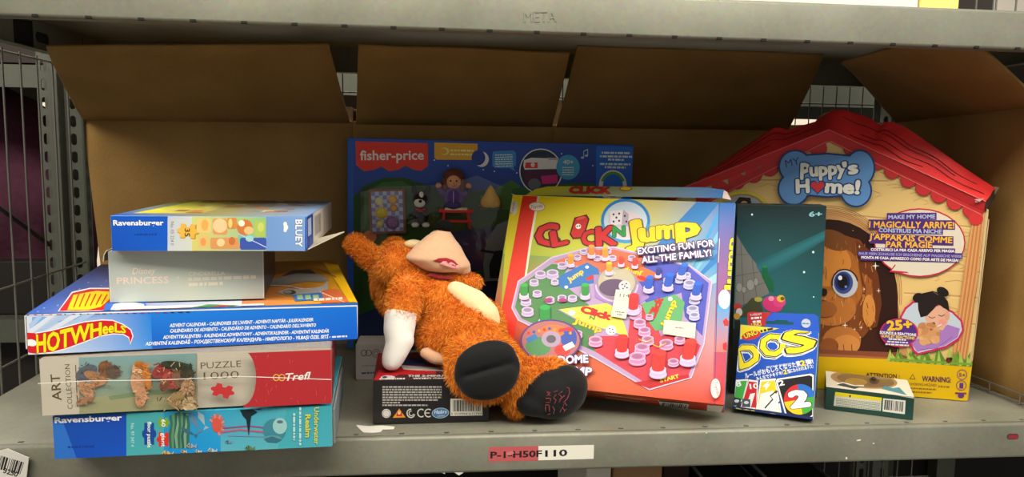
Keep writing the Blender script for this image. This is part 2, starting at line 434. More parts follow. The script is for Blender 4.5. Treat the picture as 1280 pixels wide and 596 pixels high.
# rounded fold line rib under the front edge of the upper board
def slotted_post(x0, x1, y, label, name='corner_post', z0=-.97, z1=1.3):
    m = MB(); w = x1-x0; p = .0278
    c = [x0, x0+w*.30, x0+w*.36, x0+w*.50, x0+w*.56, x0+w*.92, x1]
    for k in range(int((z1-z0)/p)):
        za = z0+k*p
        holed(m, (0, y, 0), (1, 0, 0), (0, 0, 1), c[0], c[1], za, za+p, (c[0]+c[1])/2, za+p/2, .0045, .009)
        holed(m, (0, y, 0), (1, 0, 0), (0, 0, 1), c[4], c[5], za, za+p, (c[4]+c[5])/2, za+p/2, .0045, .009)
    pr = [(c[1], y), (c[2], y-.012), (c[3], y-.012), (c[4], y)]
    for (a, ya), (b, yb) in zip(pr[:-1], pr[1:]): m.add([(a, ya, z0), (b, yb, z0), (b, yb, z1), (a, ya, z1)], [(0, 1, 2, 3)], (1, 1, 1))
    m.add([(c[5], y, z0), (c[6], y-.006, z0), (c[6], y-.006, z1), (c[5], y, z1)], [(0, 1, 2, 3)], (1, 1, 1))
    m.add([(c[0], y+.022, z0), (c[5], y+.022, z0), (c[5], y+.022, z1), (c[0], y+.022, z1)], [(0, 1, 2, 3)], (1, 1, 1))
    return tag(solid(m.build(name, POSTM), .0015), label, 'rack post')
slotted_post(-.566, -.498, .455, 'slotted grey steel rear corner post at the left, beside the purple cushion')
slotted_post(.819, .887, .455, 'slotted grey steel rear corner post at the right, behind the carton flap')
m = MB(); m.box((-.4947, .25, .4405), (-.4941, .45, .4785), (14, 13, 12)); m.build('gusset_hole_shade', MATTE, upper)  # near-black sheet standing in for the shade inside the gusset opening
# gusset plate with its oval opening at the left of the upper board
m = MB(); hc = atX(52.5, 47.5, -.4935); ht = atX(52.5, 41, -.4935); hs = atX(61, 47.5, -.4935)
ya, yb = hc.y-.024, hc.y+.03
holed(m, (-.4935, 0, 0), (0, 1, 0), (0, 0, 1), ya, yb, .4402, .4785, hc.y, hc.z, min(.019, hs.y-hc.y), min(.012, ht.z-hc.z), 24)
m.add([(-.4935, yb, .4785), (-.4935, .445, .4785), (-.4935, .445, .462), (-.4935, yb, .4402)], [(0, 1, 2, 3)], (1, 1, 1))
solid(m.build('gusset_plate', GUSM, upper), .0015)
# embossed lettering
M_ = Matrix.Identity(4); m = MB()
fc = Face(m, M_, (XL, -.0002, ZU-.042), (1, 0, 0), (0, 0, 1), XR-XL, .042)
fc.text('META', (655, 28), (695.5, 27.6), 14.5, (150, 152, 146), -.012)
o = m.build('embossed_lettering', STEEL, upper); md = o.modifiers.new('relief', 'SOLIDIFY'); md.thickness = .0009; md.offset = 1
bv = o.modifiers.new('soft', 'BEVEL'); bv.width = .00025; bv.segments = 1
# location label on the lower board
m = MB(); lf = Face(m, M_, (XL, -.0006, -.042), (1, 0, 0), (0, 0, 1), XR-XL, .042)
lf.poly([(611, 577), (742, 573.3), (742.5, 555.8), (611, 558.7)], (232, 228, 214))
lf.poly([(611, 577), (673, 575.4), (673, 557.2), (611, 558.7)], (190, 88, 92))
lf.text('P-1-H50F', (613.5, 572.5), (677, 570.6), 8.2, (34, 26, 26), .03)
lf.text('110', (682, 570.6), (708.5, 569.5), 8.2, (34, 26, 26), .03)
lf.poly([(632.5, 566), (640, 563.5), (643, 566), (638, 569), (634, 568.5)], (205, 120, 118))
m.build('location_label', MATTE, lower)
# red plastic seen in the slot at the right of the beam, dark slot edge round it
m = MB(); lf = Face(m, M_, (XL, -.0006, -.042), (1, 0, 0), (0, 0, 1), XR-XL, .042)
def stadium(cx, cy, w, h, ang, n=10):
    pts = []
    for sgn, a0 in ((1, -90), (-1, 90)):
        for i in range(n+1):
            t = math.radians(a0+180*i/n); pts.append((sgn*(w-h)+math.cos(t)*h, math.sin(t)*h))
    r = math.radians(ang); return [(cx+x*math.cos(r)-y*math.sin(r), cy+x*math.sin(r)+y*math.cos(r)) for x, y in pts]
lf.poly(stadium(1266, 545.5, 7.4, 3.6, -2), (60, 55, 50)); lf.poly(stadium(1266.6, 545.8, 6.3, 2.7, -2), (140, 40, 52))
m.build('slot_plug', MATTE, lower)
# scuffs on the lower beam
m = MB(); lf = Face(m, M_, (XL, -.0005, -.042), (1, 0, 0), (0, 0, 1), XR-XL, .042)
for cx, cy, w, h in ((1073.5, 550, 3, 1), (1058, 572.5, 1.2, 1.6), (1092, 554, 1.4, .8), (883, 541, 1, .7)): lf.ell((cx, cy), w, h, (225, 225, 215), 8, 8)
m.build('paint_chips', MATTE, lower)['kind'] = 'stuff'

# wire mesh panels
def wire(m, a, b, r=.0012, col=(1, 1, 1)): m.tube([a, b], r, col, 5, False)
m = MB(); x = XL+.012
while x < XR+.1:
    if not (-.05 < x < .6 and False): wire(m, (x, .512, -.02), (x, .512, .476), .0011)
    x += .025
z = .01
while z < .47: wire(m, (XL-.0, .5135, z), (XR+.08, .5135, z), .0012); z += .05
tag(m.build('wire_mesh', DARKW), 'dark wire mesh panel closing the back of the rack behind the cardboard', 'wire mesh')
m = MB()
for k in range(-5, 5): y = .235+.044*k; wire(m, (-.503, y, -.03), (-.503, y, .436), .0015)
for z in (.03, .13, .432): wire(m, (-.5045, 0, z), (-.5045, .45, z), .0016)
mesh_l = tag(m.build('wire_mesh', WIREM), 'pale wire mesh side panel left of the jigsaw stack, in front of the purple plush', 'wire mesh')
m = MB(); p0, p1 = atX(-6, 256, -.51), atX(62, 306, -.51); m.tube([p0, p1], .003, (40, 34, 34), 6); m.build('tie_strap', MATTE, mesh_l)
m = MB()
for z in (.004, .016): wire(m, (.8, -.0, z), (.772, .39, z), .0013)
for k in range(9): y = .01+.05*k; wire(m, (.8-.072*(y+.02), y, .002), (.8-.072*(y+.02), y, .018), .0012)
tag(m.build('wire_mesh_edge', WIREM), 'pale wire edging strip lying along the right end of the shelf', 'wire edging')

# ------------------------------------------------------------------ brown carton opened out behind the toys
carton = tag(empty('cardboard_carton', (0, .455, 0)), 'large brown cardboard carton opened out as a backdrop, four flaps folded forward', 'cardboard box')
def sheet(name, q, t=.004, nu=16, nv=8, bow=0., parent=carton, ripple=.0015, seed=0, rnd=None):
    """corrugated board through the corners q (bl, br, tr, tl)"""
    bm = bmesh.new(); uvl = bm.loops.layers.uv.new('UVMap'); q = [Vector(p) for p in q]; nrm = (q[1]-q[0]).cross(q[3]-q[0]).normalized()
    W = ((q[1]-q[0]).length+(q[2]-q[3]).length)/2; H = (q[3]-q[0]).length; g = []
    for j in range(nv+1):
        for i in range(nu+1):
            a, b = i/nu, j/nv; p = q[0].lerp(q[1], a).lerp(q[3].lerp(q[2], a), b)
            p = p+nrm*(bow*math.sin(PI*b)*1.0+ripple*noise.noise(Vector((a*3+seed, b*2, seed)))*min(1, 4*b))
            g.append(bm.verts.new(p))
    for j in range(nv):
        for i in range(nu):
            k = j*(nu+1)+i; f = bm.faces.new((g[k], g[k+1], g[k+nu+2], g[k+nu+1])); f.smooth = True
            for l, (a, b) in zip(f.loops, ((i, j), (i+1, j), (i+1, j+1), (i, j+1))): l[uvl].uv = (a/nu*W*8, b/nv*H*8)
    me = bpy.data.meshes.new(name); bm.to_mesh(me); bm.free()
    o = link(name, me, KRAFT, parent); o.matrix_parent_inverse = Matrix.Translation(-carton.location) if parent is carton else Matrix.Identity(4)
    solid(o, t); md = o.modifiers.new('edge', 'BEVEL'); md.width = .0008; md.segments = 1; md.limit_method = 'ANGLE'
    return o
YC = .455
def cp(px, py): return atY(px, py, YC)
L0 = cp(104, 147); L0b = cp(133, 330); L1 = cp(441, 151.5); L2 = cp(692, 156); zc = L1.z
R0 = Vector((.665, YC, .369)); R1 = Vector((.785, .40, .373)); R2 = Vector((.81, .10, .384)); R2b = Vector((.812, .03, .386))
sheet('back_panel', [Vector((L0b.x, YC, .001)), Vector((L1.x, YC, .001)), L1, L0], seed=1)
sheet('back_panel', [Vector((L1.x, YC, .001)), Vector((L2.x, YC, .001)), L2, L1], seed=2)
sheet('back_panel', [Vector((L2.x, YC, .001)), Vector((.665, YC, .001)), R0, L2], seed=3)
sheet('side_panel', [Vector((.665, YC, .001)), Vector((.79, .40, .001)), R1, R0], seed=4, nu=6)
sheet('side_panel', [Vector((.79, .40, .001)), Vector((.815, .03, .001)), R2b, R1], seed=5)
YT = .262
def tp(px, py): return atY(px, py, YT)
e_ = Vector((0, -.0005, -.003))
sheet('flap', [L0+e_, cp(438, 150.5)+e_, tp(411, 55), tp(57, 57)], bow=.004, seed=6, ripple=.003)
sheet('flap', [cp(445, 152)+e_, cp(690, 155.5)+e_, tp(712, 66), tp(448, 55)], bow=.003, seed=7, ripple=.003)
sheet('flap', [cp(695, 156)+e_, cp(985, 160)+e_, tp(1030, 68), tp(722, 57)], bow=.003, seed=8, ripple=.003)
A4 = Vector((.612, .222, .4478)); B4 = Vector((.638, .012, .462))
C4 = atX(1120, 152, .782); D4 = Vector((.812, .085, .384))
o = sheet('flap', [C4, D4, B4, A4], bow=-.002, seed=9, ripple=.002)

# ------------------------------------------------------------------ what stands behind the rack
rear = tag(empty('shelving_rack', (0, .62, 0)), 'rear steel rack back to back with the first, its beam seen through carton gaps', 'shelf rack')
m = MB(); zt = atY(433, 89.5, .62).z
m.box((-1.6, 0, zt-.042), (1.7, .003, zt), (1, 1, 1)); m.box((-1.6, 0, zt-.003), (1.7, .5, zt), (1, 1, 1)); m.box((-1.6, .5, zt-.042), (1.7, .503, zt), (1, 1, 1))
m.build('shelf_board', POSTM, rear)
m = MB(); m.box((-1.6, 0, -.042), (1.7, .5, 0), (1, 1, 1)); m.build('shelf_board', POSTM, rear)
for x in (-1.58, -.2, 1.1):
    m = MB(); m.box((x, 0, -.97), (x+.04, .03, 1.3), (1, 1, 1)); m.build('corner_post', POSTM, rear)
a_, b_ = atY(985, 107, .8), atY(1090, 127, .8)
m = MB(); m.box((a_.x, .18, b_.z), (1.45, .184, a_.z), (1, 1, 1)); m.build('dark_gap_panel', POSTM, rear)  # dark panel added to fill the gap under the rear beam
# the purple plush thing
def lumpy(name, parts, mat, col, vox=.012, amp=.01, sc=9, parent=None, smooth=8):
    mb = MB()
    for c, r in parts: mb.ball(c, r, col, nu=20, nv=14)
    me = mb.mesh(name); o = bpy.data.objects.new(name, me); COL.objects.link(o)
    md = o.modifiers.new('r', 'REMESH'); md.mode = 'VOXEL'; md.voxel_size = vox
    s2 = o.modifiers.new('s', 'SMOOTH'); s2.iterations = smooth; s2.factor = .5
    dg = bpy.context.evaluated_depsgraph_get(); me2 = bpy.data.meshes.new_from_object(o.evaluated_get(dg)); bpy.data.objects.remove(o)
    for v in me2.vertices: v.co += v.normal*amp*noise.fractal(v.co*sc, 1, 2, 3)
    me2.polygons.foreach_set('use_smooth', [True]*len(me2.polygons))
    return link(name, me2, mat, parent)
PURP = plain('purple long plush', (72, 40, 54), .95, bump=1, bscale=90, var=.35, spec=.1)
pc = atY(0, 264, .86)
o = lumpy('plush_cushion', [(pc, (.2, .13, .25)), (pc+Vector((-.22, .02, -.02)), (.24, .13, .27)), (pc+Vector((.06, 0, -.14)), (.14, .12, .16)), (pc+Vector((-.1, 0, -.25)), (.3, .14, .16))], PURP, (1, 1, 1), .02, .02, 7)
dz = min(v.co.z for v in o.data.vertices)
for v in o.data.vertices: v.co.z = max(v.co.z, .001)
tag(o, 'big dark purple furry plush cushion behind the left corner post', 'cushion')
def crate(name, label, cat, a, b, cols, r=.002, group=None, mat=MATTE):
    m = MB(); a, b = Vector(a), Vector(b); c = Vector(((a.x+b.x)/2, (a.y+b.y)/2, a.z))
    m.bevbox(a-c, b-c, r, cols); o = m.build(name, mat); o.location = c; tag(o, label, cat, group); return o, m
p0, p1 = atY(100, 238, .80), atY(160, 238, .80)
crate('tan_box', 'tan cardboard box peeping out between left post and carton', 'box', (p0.x+.02, 1.01, .001), (p1.x+.1, 1.15, p0.z+.02), (190, 150, 112))
def gapbox(name, label, px0, px1, py, y, cols, cat='box', d=.2):
    a, b = atY(px0, py, y), atY(px1, py, y)
    return crate(name, label, cat, (a.x, y, .001), (b.x, y+d, a.z), cols)
gapbox('white_box', 'white box with a red band seen through the slit between first and second flap', 420, 440, 133, .8, (225, 205, 190))
gapbox('red_box', 'red toy box just visible through the left slit between two flaps', 446, 458, 138, .82, (190, 60, 50))
gapbox('cream_box', 'cream box glimpsed through the narrow slit between second and third flap', 680, 705, 125, .8, (215, 205, 190))

# ------------------------------------------------------------------ on the upper board and below the lower one
def above(px0, px1, y=.10): return atY(px0, 5, y).x, atY(px1, 5, y).x
xa, xb = above(862, 1148); crate('white_carton', 'long white carton standing on top of the upper shelf board', 'box', (xa, .10, ZU+.001), (xb, .35, ZU+.15), (226, 218, 208))
xa, xb = above(1150, 1199); crate('yellow_box', 'yellow box at the right end on top of the upper shelf board', 'box', (xa, .10, ZU+.001), (xb, .3, ZU+.14), dict(base=(225, 200, 110), front=(230, 208, 120)))
m = MB()
for k in range(9): x = above(1205, 1206)[0]+.03*k; wire(m, (x, .2, ZU+.001), (x, .2, ZU+.2), .0014)
for z in (.02, .07, .12): wire(m, (above(1200, 1201)[0], .2, ZU+z), (1.0, .2, ZU+z), .0014)
tag(m.build('wire_mesh_basket', WIREM), 'wire mesh at the right end above the upper shelf board', 'wire mesh')
ZB = -.46
m = MB(); m.box((XL, .0, ZB-.04), (XR, .5, ZB)); tag(m.build('shelf_board', STEEL), 'dark steel shelf board of the level below, mostly hidden', 'shelf board')
def below(name, label, px0, px1, y, ztop, cols, cat='box', d=.2, mat=MATTE):
    a, b = atY(px0, 590, y), atY(px1, 590, y)
    return crate(name, label, cat, (a.x, y, ZB+.001), (b.x, y+d, ztop), cols, mat=mat)
below('white_box', 'off-white box edge below the shelf, under the location label', 733, 764, .06, -.06, (205, 198, 186))
below('kraft_box', 'kraft brown box below the shelf, right of the off-white one', 766, 828, .07, -.06, (160, 122, 84))
below('brown_box', 'dark brown box below the shelf in the shade between kraft box and black tray', 829, 862, .12, -.06, (58, 38, 30))
def tray(label, px0, px1, y, z):
    a, b = atY(px0, 590, y), atY(px1, 590, y); t = tag(empty('black_tray_box', (a.x, y, ZB)), label, 'box'); w = b.x-a.x
    m = MB(); m.bevbox((0, 0, .001), (w, .3, z-ZB), .003, (34, 33, 34)); m.build('box_body', CARD, t)
    m = MB(); m.tube([(.006, .006, z-ZB+.001), (w-.006, .006, z-ZB+.001), (w-.006, .29, z-ZB+.001), (.006, .29, z-ZB+.001), (.006, .006, z-ZB+.001)], .0022, (120, 118, 116), 6); m.build('lid_rim', CARD, t)
tray('flat black box with a grey rim under the shelf, left of two', 893, 968, .0505, -.105)
tray('flat black box with a grey rim under the shelf, right of two', 972, 1062, .0505, -.102)
m = MB()
for k in range(9): x = .62+.025*k; wire(m, (x, .3, ZB+.001), (x, .3, -.06), .0012)
for z in (-.1, -.15, -.2, -.25): wire(m, (.6, .3, z), (.85, .3, z), .0012)
tag(m.build('wire_mesh', WIREM), 'wire mesh panel under the right end of the lower shelf board', 'wire mesh')

crate('dark_filler', 'dark block added behind the wire mesh at the right end above the upper shelf board', 'crate', (.655, .36, ZU+.001), (.94, .44, ZU+.3), (34, 28, 24))  # added block; its dark colour stands for the shade behind the mesh
crate('dark_filler', 'dark block added for the gloom behind the left end of the jigsaw stack', 'crate', (-1.5, .66, .001), (-.6, .70, .10), (26, 22, 20))  # added block that fills the shaded lower left with dark
for xa, xb, l_ in ((-1.5, -.45, 'left'), (-.44, .6, 'middle'), (.61, 1.65, 'right')):  # added blocks that keep the view under the shelf dark
    crate('dark_filler', 'dark block added low on the rear rack below the shelf, %s of three' % l_, 'crate', (xa, .66, -.455), (xb, 1.0, -.05), (30, 26, 24))
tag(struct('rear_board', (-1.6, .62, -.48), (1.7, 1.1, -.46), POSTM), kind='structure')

crate('dark_filler', 'dark block added on the upper board of the rear rack, above the purple cushion', 'crate', (-1.5, .70, zt+.001), (-.62, .95, zt+.25), (52, 44, 40))  # added block that darkens the view above the rear beam
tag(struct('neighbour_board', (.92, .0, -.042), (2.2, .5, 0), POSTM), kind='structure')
crate('dark_filler', 'dark block added in the next bay, showing black beyond the rightmost carton flap', 'crate', (.93, .06, .001), (1.5, .42, .47), (26, 22, 20))  # added block that keeps the bright wall out of this corner
# tag, torn stickers
M_ = Matrix.Identity(4)
m = MB(); lf = Face(m, M_, (-1, -.004, -.2), (1, 0, 0), (0, 0, 1), 2, .4)
q = [(-14, 600), (32, 604), (36, 572), (9, 561), (-16, 567)]
m.prism([lf.o+lf.eu*lf.px(p)[0]+lf.ev*lf.px(p)[1] for p in q], (0, .0012, 0), (214, 210, 202))
lf.k = 4; lf.bars([(-14, 583), (26, 593), (31, 578), (-10, 566)], (40, 38, 36), 16, 5)
lf.text('3250', (4, 590.5), (21, 596), 6.5, (40, 38, 38), .03)
o = tag(m.build('barcode_tag', MATTE), 'white plastic tag with a barcode and 3250 hanging on the beam at bottom left', 'tag')
m = MB(); pts = [(445, 531.5), (462, 533), (478, 532), (493.5, 533.6), (492, 536.6), (478, 537), (476, 540), (466, 541), (454, 540.6), (449, 536)]
m.prism([atZ(*p, .0009) for p in pts], (0, 0, .0005), (222, 218, 208))
tag(m.build('torn_paper', MATTE), 'scrap of torn white paper lying before the black word game box', 'paper')
for i, pts in enumerate(([(548, 583), (560, 582), (556, 592), (549, 590)], [(566, 583), (592, 581), (590, 588), (580, 590), (574, 594), (567, 590)])):
    m = MB(); m.prism([atY(*p, .0006) for p in pts], (0, .0006, 0), (215, 212, 202))
    tag(m.build('torn_label', MATTE), ('small scrap of torn white label under the beam edge, left of two', 'wider scrap of torn white label under the beam edge, right of two')[i], 'paper')

# ================================================================== the boxes
def box_mesh(root, M, W, D, H, cols, name='box_body', r=.0009, art=None, mat=CARD, z0=0, z1=None, inset=0, gain=1.):
    m = MB(gain); m.bevbox((inset, inset, z0), (W-inset, D-inset, H if z1 is None else z1), r, cols)
    if art: art(m)
    o = m.build(name, mat); o.parent = root; return o
def film(root, W, D, H, e=.0012, name='shrink_film'):
    m = MB(); m.bevbox((-e, -e, -0.0), (W+e, D+e, H+e), .002, (255, 255, 255)); return m.build(name, FILM, root)
WHITE = (236, 234, 228)

# ---- underwater floor puzzle (bottom of the stack)
p = (-.3352, -.0388, .0005, .0598, 0, 0, .2729, .2, .0455)
root, M, W, D, H = bx_root('puzzle_box', p, 'blue and teal floor puzzle box Underwater Realm, lowest in the left stack', 'puzzle', 'boxes stacked at the left')
def art(m):
    f = boxface(m, M, W, D, H, 'front')
    f.grid([(55, 580), (158, 577), (158, 510), (55, 515)], [(16, 70, 170), (20, 84, 196), (20, 66, 160), (22, 78, 170)])
    f.grid([(158, 577), (420, 570), (420, 498), (158, 505)], [(72, 168, 176), (70, 172, 190), (60, 160, 172), (66, 156, 160)])
    f.poly([(66, 522), (78, 525), (96, 577), (66, 580)], (44, 108, 196))
    f.grid([(205, 574), (276, 572), (275, 505), (205, 508)], [(14, 140, 214), (20, 150, 220), (52, 156, 190), (40, 140, 180)])
    f.grid([(276, 572), (345, 570), (360, 505), (275, 507)], [(96, 178, 194), (88, 178, 190), (74, 166, 182), (40, 150, 190)])
    f.text('Ravensburger', (69, 528.5), (152, 525), 7.2, WHITE, .03)
    f.greek((85, 560), (118, 559), 2.6, (14, 60, 150), 4)
    f.text('No. 97 347 4', (163.6, 529), (163.6, 558), 4.4, (190, 224, 222), 0)
    f.piece((186.5, 542), 17, 38, (24, 70, 150)); f.piece((204.5, 528), 15, 17, (120, 160, 40)); f.piece((204.5, 549), 17, 25, (206, 50, 46))
    f.text('floor puzzle', (184.5, 527), (184.5, 559), 5, WHITE, .02); f.text('60', (202, 524), (202, 533), 5, WHITE, .02); f.text('giant', (202, 541), (202, 558), 5, WHITE, .02)
    for k in range(9):                                     # coral
        x = 214+k*2.6; f.line([(x, 560), (x-2+k % 3, 545), (x+1, 530), (x-1+k % 4, 513+abs(k-4)*1.5)], 3.4, [(54, 104, 84), (88, 140, 100), (46, 92, 92), (120, 160, 130)][k % 4])
    for a, b, s_, c in (((237, 514), (250, 540), 4, (96, 130, 160)), ((247, 510), (258, 536), 4, (150, 176, 190)), ((225, 534), (246, 545), 3, (60, 100, 120))):
        dx, dy = b[0]-a[0], b[1]-a[1]; L = math.hypot(dx, dy); nx, ny = -dy/L*s_, dx/L*s_
        f.poly([a, (a[0]+dx*.4+nx, a[1]+dy*.4+ny), (a[0]+dx*.85, a[1]+dy*.85), (b[0]+nx, b[1]+ny), (b[0]-nx, b[1]-ny), (a[0]+dx*.85, a[1]+dy*.85-.5), (a[0]+dx*.4-nx, a[1]+dy*.4-ny)], c)
    for k in range(11):                                    # sea fan
        t = math.radians(-70+k*22); f.line([(271, 531), (271+math.cos(t)*10, 531-math.sin(t)*14)], 2.4, (214, 96, 78) if k % 2 else (228, 130, 104))
    f.ell((271, 531), 6, 9, (206, 84, 70)); f.line([(276, 540), (300, 537), (345, 541)], 2, (190, 80, 110)); f.line([(278, 535), (310, 532), (348, 536)], 1.6, (150, 70, 120)); f.line([(285, 544), (320, 545), (345, 546)], 1, (120, 150, 180))
    f.poly([(300, 512), (316, 507), (322, 515), (314, 520), (311, 545), (308, 524), (304, 520)], (22, 40, 50)); f.poly([(316, 508), (330, 503), (324, 512)], (20, 34, 44))
    f.ell((343, 537), 14, 14, (60, 132, 150)); f.ell((350, 532), 9, 10, (150, 196, 196)); f.ell((350, 527), 4, 2, (80, 110, 130)); f.ell((341, 548), 11, 4, (96, 150, 150)); f.poly([(330, 548), (340, 545), (352, 549), (346, 553), (334, 552)], (50, 110, 130))
    for x, y, s_, c in ((208, 567, 6, (206, 170, 110)), (238, 557, 5, (150, 160, 170)), (247, 564, 3.4, (200, 200, 190)), (229, 564, 3, (220, 190, 120)), (264, 563, 5, (170, 190, 200)), (311, 560, 5, (90, 130, 80)), (285, 552, 3.4, (110, 150, 170)), (318, 563, 3, (120, 160, 150))):
        f.poly([(x-s_, y), (x-s_*.3, y-s_*.8), (x+s_*.5, y-s_*.5), (x+s_, y), (x+s_*1.6, y-s_*.6), (x+s_*1.5, y+s_*.7), (x+s_, y+s_*.2), (x, y+s_*.7)], c); f.line([(x, y-s_*.7), (x, y+s_*.6)], 1, (50, 50, 60)); f.ell((x-s_*.5, y-.5), .8, .8, (20, 20, 30), 0, 8)
    f.text('Underwater', (393, 509), (393, 555), 6, (214, 206, 70), .02); f.text('Realm', (382, 518), (382, 546), 6.4, (214, 206, 70), .03)
    f.greek((374, 508), (374, 556), 2.6, (180, 220, 222), 9); f.greek((366.5, 516), (366.5, 550), 2.6, (180, 220, 222), 8)
    r = boxface(m, M, W, D, H, 'right'); r.grid([(0, 0), (1, 0), (1, 1), (0, 1)], [(60, 110, 130), (50, 90, 110), (50, 90, 110), (60, 110, 130)], 2, True)
box_mesh(root, M, W, D, H, dict(base=(226, 222, 210), front=(66, 150, 170), left=(20, 74, 170), top=(60, 150, 170), right=(214, 210, 198)), 'box_lid', .0022, art)
m = MB(); m.bevbox((W-.004, .006, .001), (W+.0022, D-.03, H-.006), .001, dict(base=(140, 140, 132), right=(120, 126, 130)))
m.build('box_tray', MATTE, root)

# ---- art puzzle
p = (-.3419, -.0445, .0475, .0982, 0, .0019, .2798, .2, .0588)
root, M, W, D, H = bx_root('puzzle_box', p, 'cream and red 1000 piece art jigsaw box in shrink wrap, second from the bottom', 'puzzle', 'boxes stacked at the left')
def art(m):
    f = boxface(m, M, W, D, H, 'front')
    f.quad(0, 0, 1, 1, (198, 190, 172))
    f.text('ART', (77, 500), (74.5, 467.5), 12, (92, 76, 50), .012); f.text('COLLECTION', (91, 511), (87, 455), 6.6, (92, 76, 50), 0); f.line([(97, 508), (94.5, 456)], 1.1, (92, 76, 50))
    f.grid([(99.5, 525), (247, 518), (246, 438), (98.5, 445)], [(140, 146, 96), (150, 150, 104), (120, 160, 160), (128, 164, 168)])
    f.poly([(100, 498), (150, 492), (190, 494), (247, 486), (247, 518), (100, 525)], (158, 156, 118)); f.poly([(135, 495), (180, 488), (247, 482), (247, 490), (180, 494), (138, 500)], (120, 140, 104))
    R_ = random.Random(5)                                   # plain soft shapes standing in for the painting
    for x, y, a, b, g, c in ((108, 466, 15, 9, 30, (92, 96, 104)), (120, 471, 16, 6, -20, (170, 122, 84)), (133, 461, 9, 11, 40, (128, 84, 52)), (142, 464, 9, 8, -20, (96, 76, 60)), (108, 487, 13, 7, -50, (186, 140, 104)), (118, 480, 15, 3.5, 10, (176, 128, 92)), (106, 500, 11, 4, 20, (160, 120, 92)),
                             (173, 478, 9, 15, 8, (196, 146, 108)), (177, 495, 7, 13, -8, (190, 138, 102)), (172, 460, 6, 7, 0, (204, 156, 118)), (184, 469, 5, 17, 12, (188, 118, 56)), (177, 455, 8, 4, -20, (180, 108, 50)),
                             (203, 462, 13, 8, 30, (150, 60, 56)), (214, 474, 11, 11, 10, (168, 78, 70)), (226, 470, 8, 13, 0, (126, 96, 70)), (235, 466, 9, 9, 40, (70, 66, 50)), (222, 455, 20, 5, -8, (54, 60, 46)), (236, 484, 9, 12, 0, (164, 128, 96)), (226, 498, 14, 11, 0, (150, 124, 84)), (238, 503, 9, 9, 0, (184, 160, 120)), (207, 481, 6, 7, 0, (128, 84, 60))):
        f.ell((x, y), a, b, c, g, 18)
        for q_ in range(30):
            t_ = R_.uniform(0, 6.28); rr_ = R_.uniform(.1, 1.2); gx, gy = x+math.cos(t_)*a*rr_, y+math.sin(t_)*b*rr_; k_ = R_.uniform(.72, 1.2); ln = R_.uniform(2, 5); ga = math.radians(-g)+R_.uniform(-.6, .6)
            f.line([(gx, gy), (gx+math.cos(ga)*ln*.6, gy+math.sin(ga)*ln*.6+.6), (gx+math.cos(ga)*ln, gy+math.sin(ga)*ln)], R_.uniform(.8, 2), tuple(min(255, int(v*k_)) for v in c))
    for k in range(46): x, y = R_.uniform(198, 245), R_.uniform(450, 512); f.line([(x, y), (x+R_.uniform(-6, 6), y+R_.uniform(2, 6))], 1.1, R_.choice([(60, 60, 44), (196, 160, 110), (130, 60, 54), (176, 150, 120)]))
    f.quad(.0, .0, .001, .001, (0, 0, 0))
    arc = [(304+17*math.cos(math.radians(a)), 470-34*math.sin(math.radians(a))) for a in range(-88, 91, 8)]
    f.poly([(306, 512)]+arc+[(304, 430), (420, 425), (420, 512)], (176, 44, 50)); f.poly([(247, 520), (247, 436), (248, 436), (248, 520)], (140, 120, 100))
    f.text('PUZZLE', (252.5, 458.8), (302.5, 456.2), 8.4, (96, 78, 56), .0); f.text('1000', (256, 472.2), (300, 470), 9.6, (96, 78, 56), -.008)
    f.piece((279.5, 486), 29, 22, (190, 52, 54), 18)
    f.text('Trefl', (358, 473.5), (389, 471.5), 9.5, WHITE, .012, shear=.25)
    for cx in (346, 353): f.ring((cx, 469.5), 3.6, 3.8, 1.3, (222, 170, 70), 0, 16)
    f.line([(45, 477), (110, 473.5), (200, 472.5), (300, 468), (360, 470), (416, 472)], .9, (236, 232, 222)); f.line([(358, 509), (360, 506), (388, 505)], 1, (220, 214, 200))
    for k in range(26):
        x = R_.uniform(318, 412); y = R_.uniform(440, 500); f.line([(x, y), (x+R_.uniform(-3, 3), y+R_.uniform(-6, 6))], .5, (206, 96, 96))  # pale strokes painted as highlights of the shrink film
box_mesh(root, M, W, D, H, dict(base=(204, 196, 178), right=(140, 36, 40), top=(150, 140, 124)), 'box_lid', .003, art)
film(root, W, D, H)

